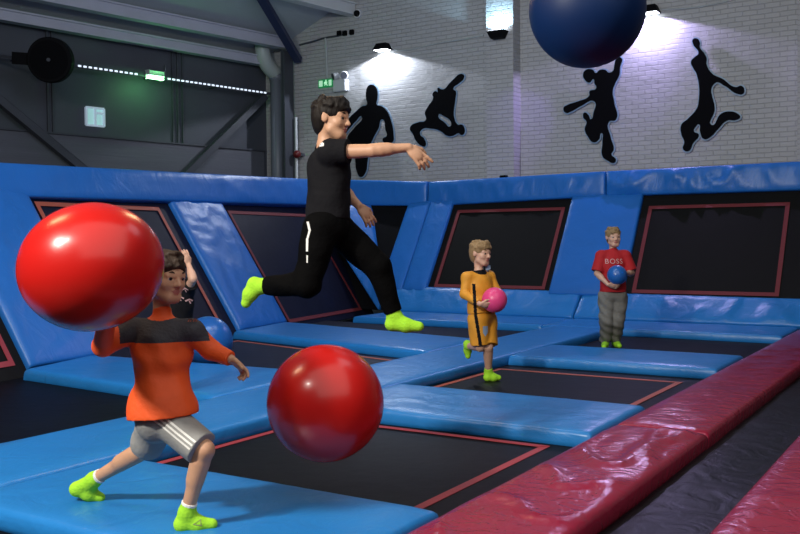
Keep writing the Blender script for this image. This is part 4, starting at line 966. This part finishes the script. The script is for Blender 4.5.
# ------------------------------------------------------------------ light
w = bpy.data.worlds.new('world'); sc.world = w; w.use_nodes = True
w.node_tree.nodes['Background'].inputs[0].default_value = (.25, .32, .6, 1); w.node_tree.nodes['Background'].inputs[1].default_value = .06
def area(name, loc, target, size, watts, col, size_y=None):
    l = bpy.data.lights.new(name, 'AREA'); l.energy = watts; l.color = col; l.size = size
    if size_y: l.shape = 'RECTANGLE'; l.size_y = size_y
    o = bpy.data.objects.new(name, l); COL.objects.link(o); o.location = Vector(loc)
    o.rotation_euler = (Vector(target)-Vector(loc)).to_track_quat('-Z', 'Y').to_euler(); return o
def spot(name, loc, target, watts, col, ang, blend=.15, r=.03):
    l = bpy.data.lights.new(name, 'SPOT'); l.energy = watts; l.color = col; l.spot_size = math.radians(ang); l.spot_blend = blend; l.shadow_soft_size = r
    o = bpy.data.objects.new(name, l); COL.objects.link(o); o.location = Vector(loc)
    o.rotation_euler = (Vector(target)-Vector(loc)).to_track_quat('-Z', 'Y').to_euler(); return o
B = np.array([-3.0, 3.1, .5])
def lamp(dR, dU, dF, dist, size, watts, col, sy=None, base=B):
    return area('lamp_and_fill', base+(rt*dR+up*dU-fw*dF)*dist, base, size, watts, col, sy)
lamp(-.53, .62, .58, 6.0, .42, 400, (1, .95, .86))
lamp(-.40, .68, .62, 6.0, .30, 80, (1, .95, .86))
lamp(-.58, .80, -.10, 5.6, .7, 50, (1, .62, .30), 1.2)
lamp(.05, .72, -.70, 5.6, .5, 30, (1, .62, .30), 1.2)
lamp(.25, .78, .57, 6.5, 8.0, 260, (1, .96, .9))  # unseen broad fill added to lift the faces and shirts
area('lamp_and_fill', (-1.2, 6.0, 5.4), (-1.9, 6.5, 0), 2.0, 25, (.85, .9, 1))  # this and the next: unseen lights added to brighten the back
area('lamp_and_fill', (-4.2, 8.5, 5.4), (-4.8, 12.5, .3), 2.0, 52, (.80, .9, 1))
area('blue_lamp', (-5.5, 6, 4.8), (-9.3, 9.5, 1), 1.6, 80, (.5, .72, 1))
area('blue_lamp', (-5.5, 2.5, 4.2), (-8.5, 6.5, .8), 1.2, 30, (.6, .8, 1))
area('hall_glow', (-6.5, 10.5, 3.2), (-8.5, 13, 6), 2.5, 16, (.85, .88, 1))
spot('flood_lamp', (f1[0], YB-.14, f1[2]-.03), (f1[0], YB-.05, f1[2]-1), 190, (.80, .86, 1), 150, .1)
spot('flood_lamp', (f2[0], YB-.44, f2[2]+.03), (f2[0], YB-.33, f2[2]+1), 60, (.42, .75, 1), 140, .1)
spot('flood_lamp', (f3[0], YB-.14, f3[2]-.03), (f3[0], YB-.05, f3[2]-1), 190, (.60, .50, 1), 150, .1)
spot('purple_lamp', ony(556, 60, YB-1.2), ony(517, 125, YB-.15), 28, (.35, .22, 1), 46, .5, .1)
spot('purple_lamp', ony(690, 30, YB-1.3), ony(622, 95, YB), 30, (.40, .25, 1), 60, 1, .1)
q = bpy.data.lights.new('green_glow', 'POINT'); q.energy = 9; q.color = (.2, 1, .3); q.shadow_soft_size = .05
o = bpy.data.objects.new('green_glow', q); COL.objects.link(o); o.location = Vector(GP+NB*.15-np.array([0, 0, .15]))
vs = sc.view_settings; vs.view_transform = 'Standard'; vs.look = 'None'; vs.exposure = 0.0; vs.gamma = 1; vs.use_curve_mapping = False
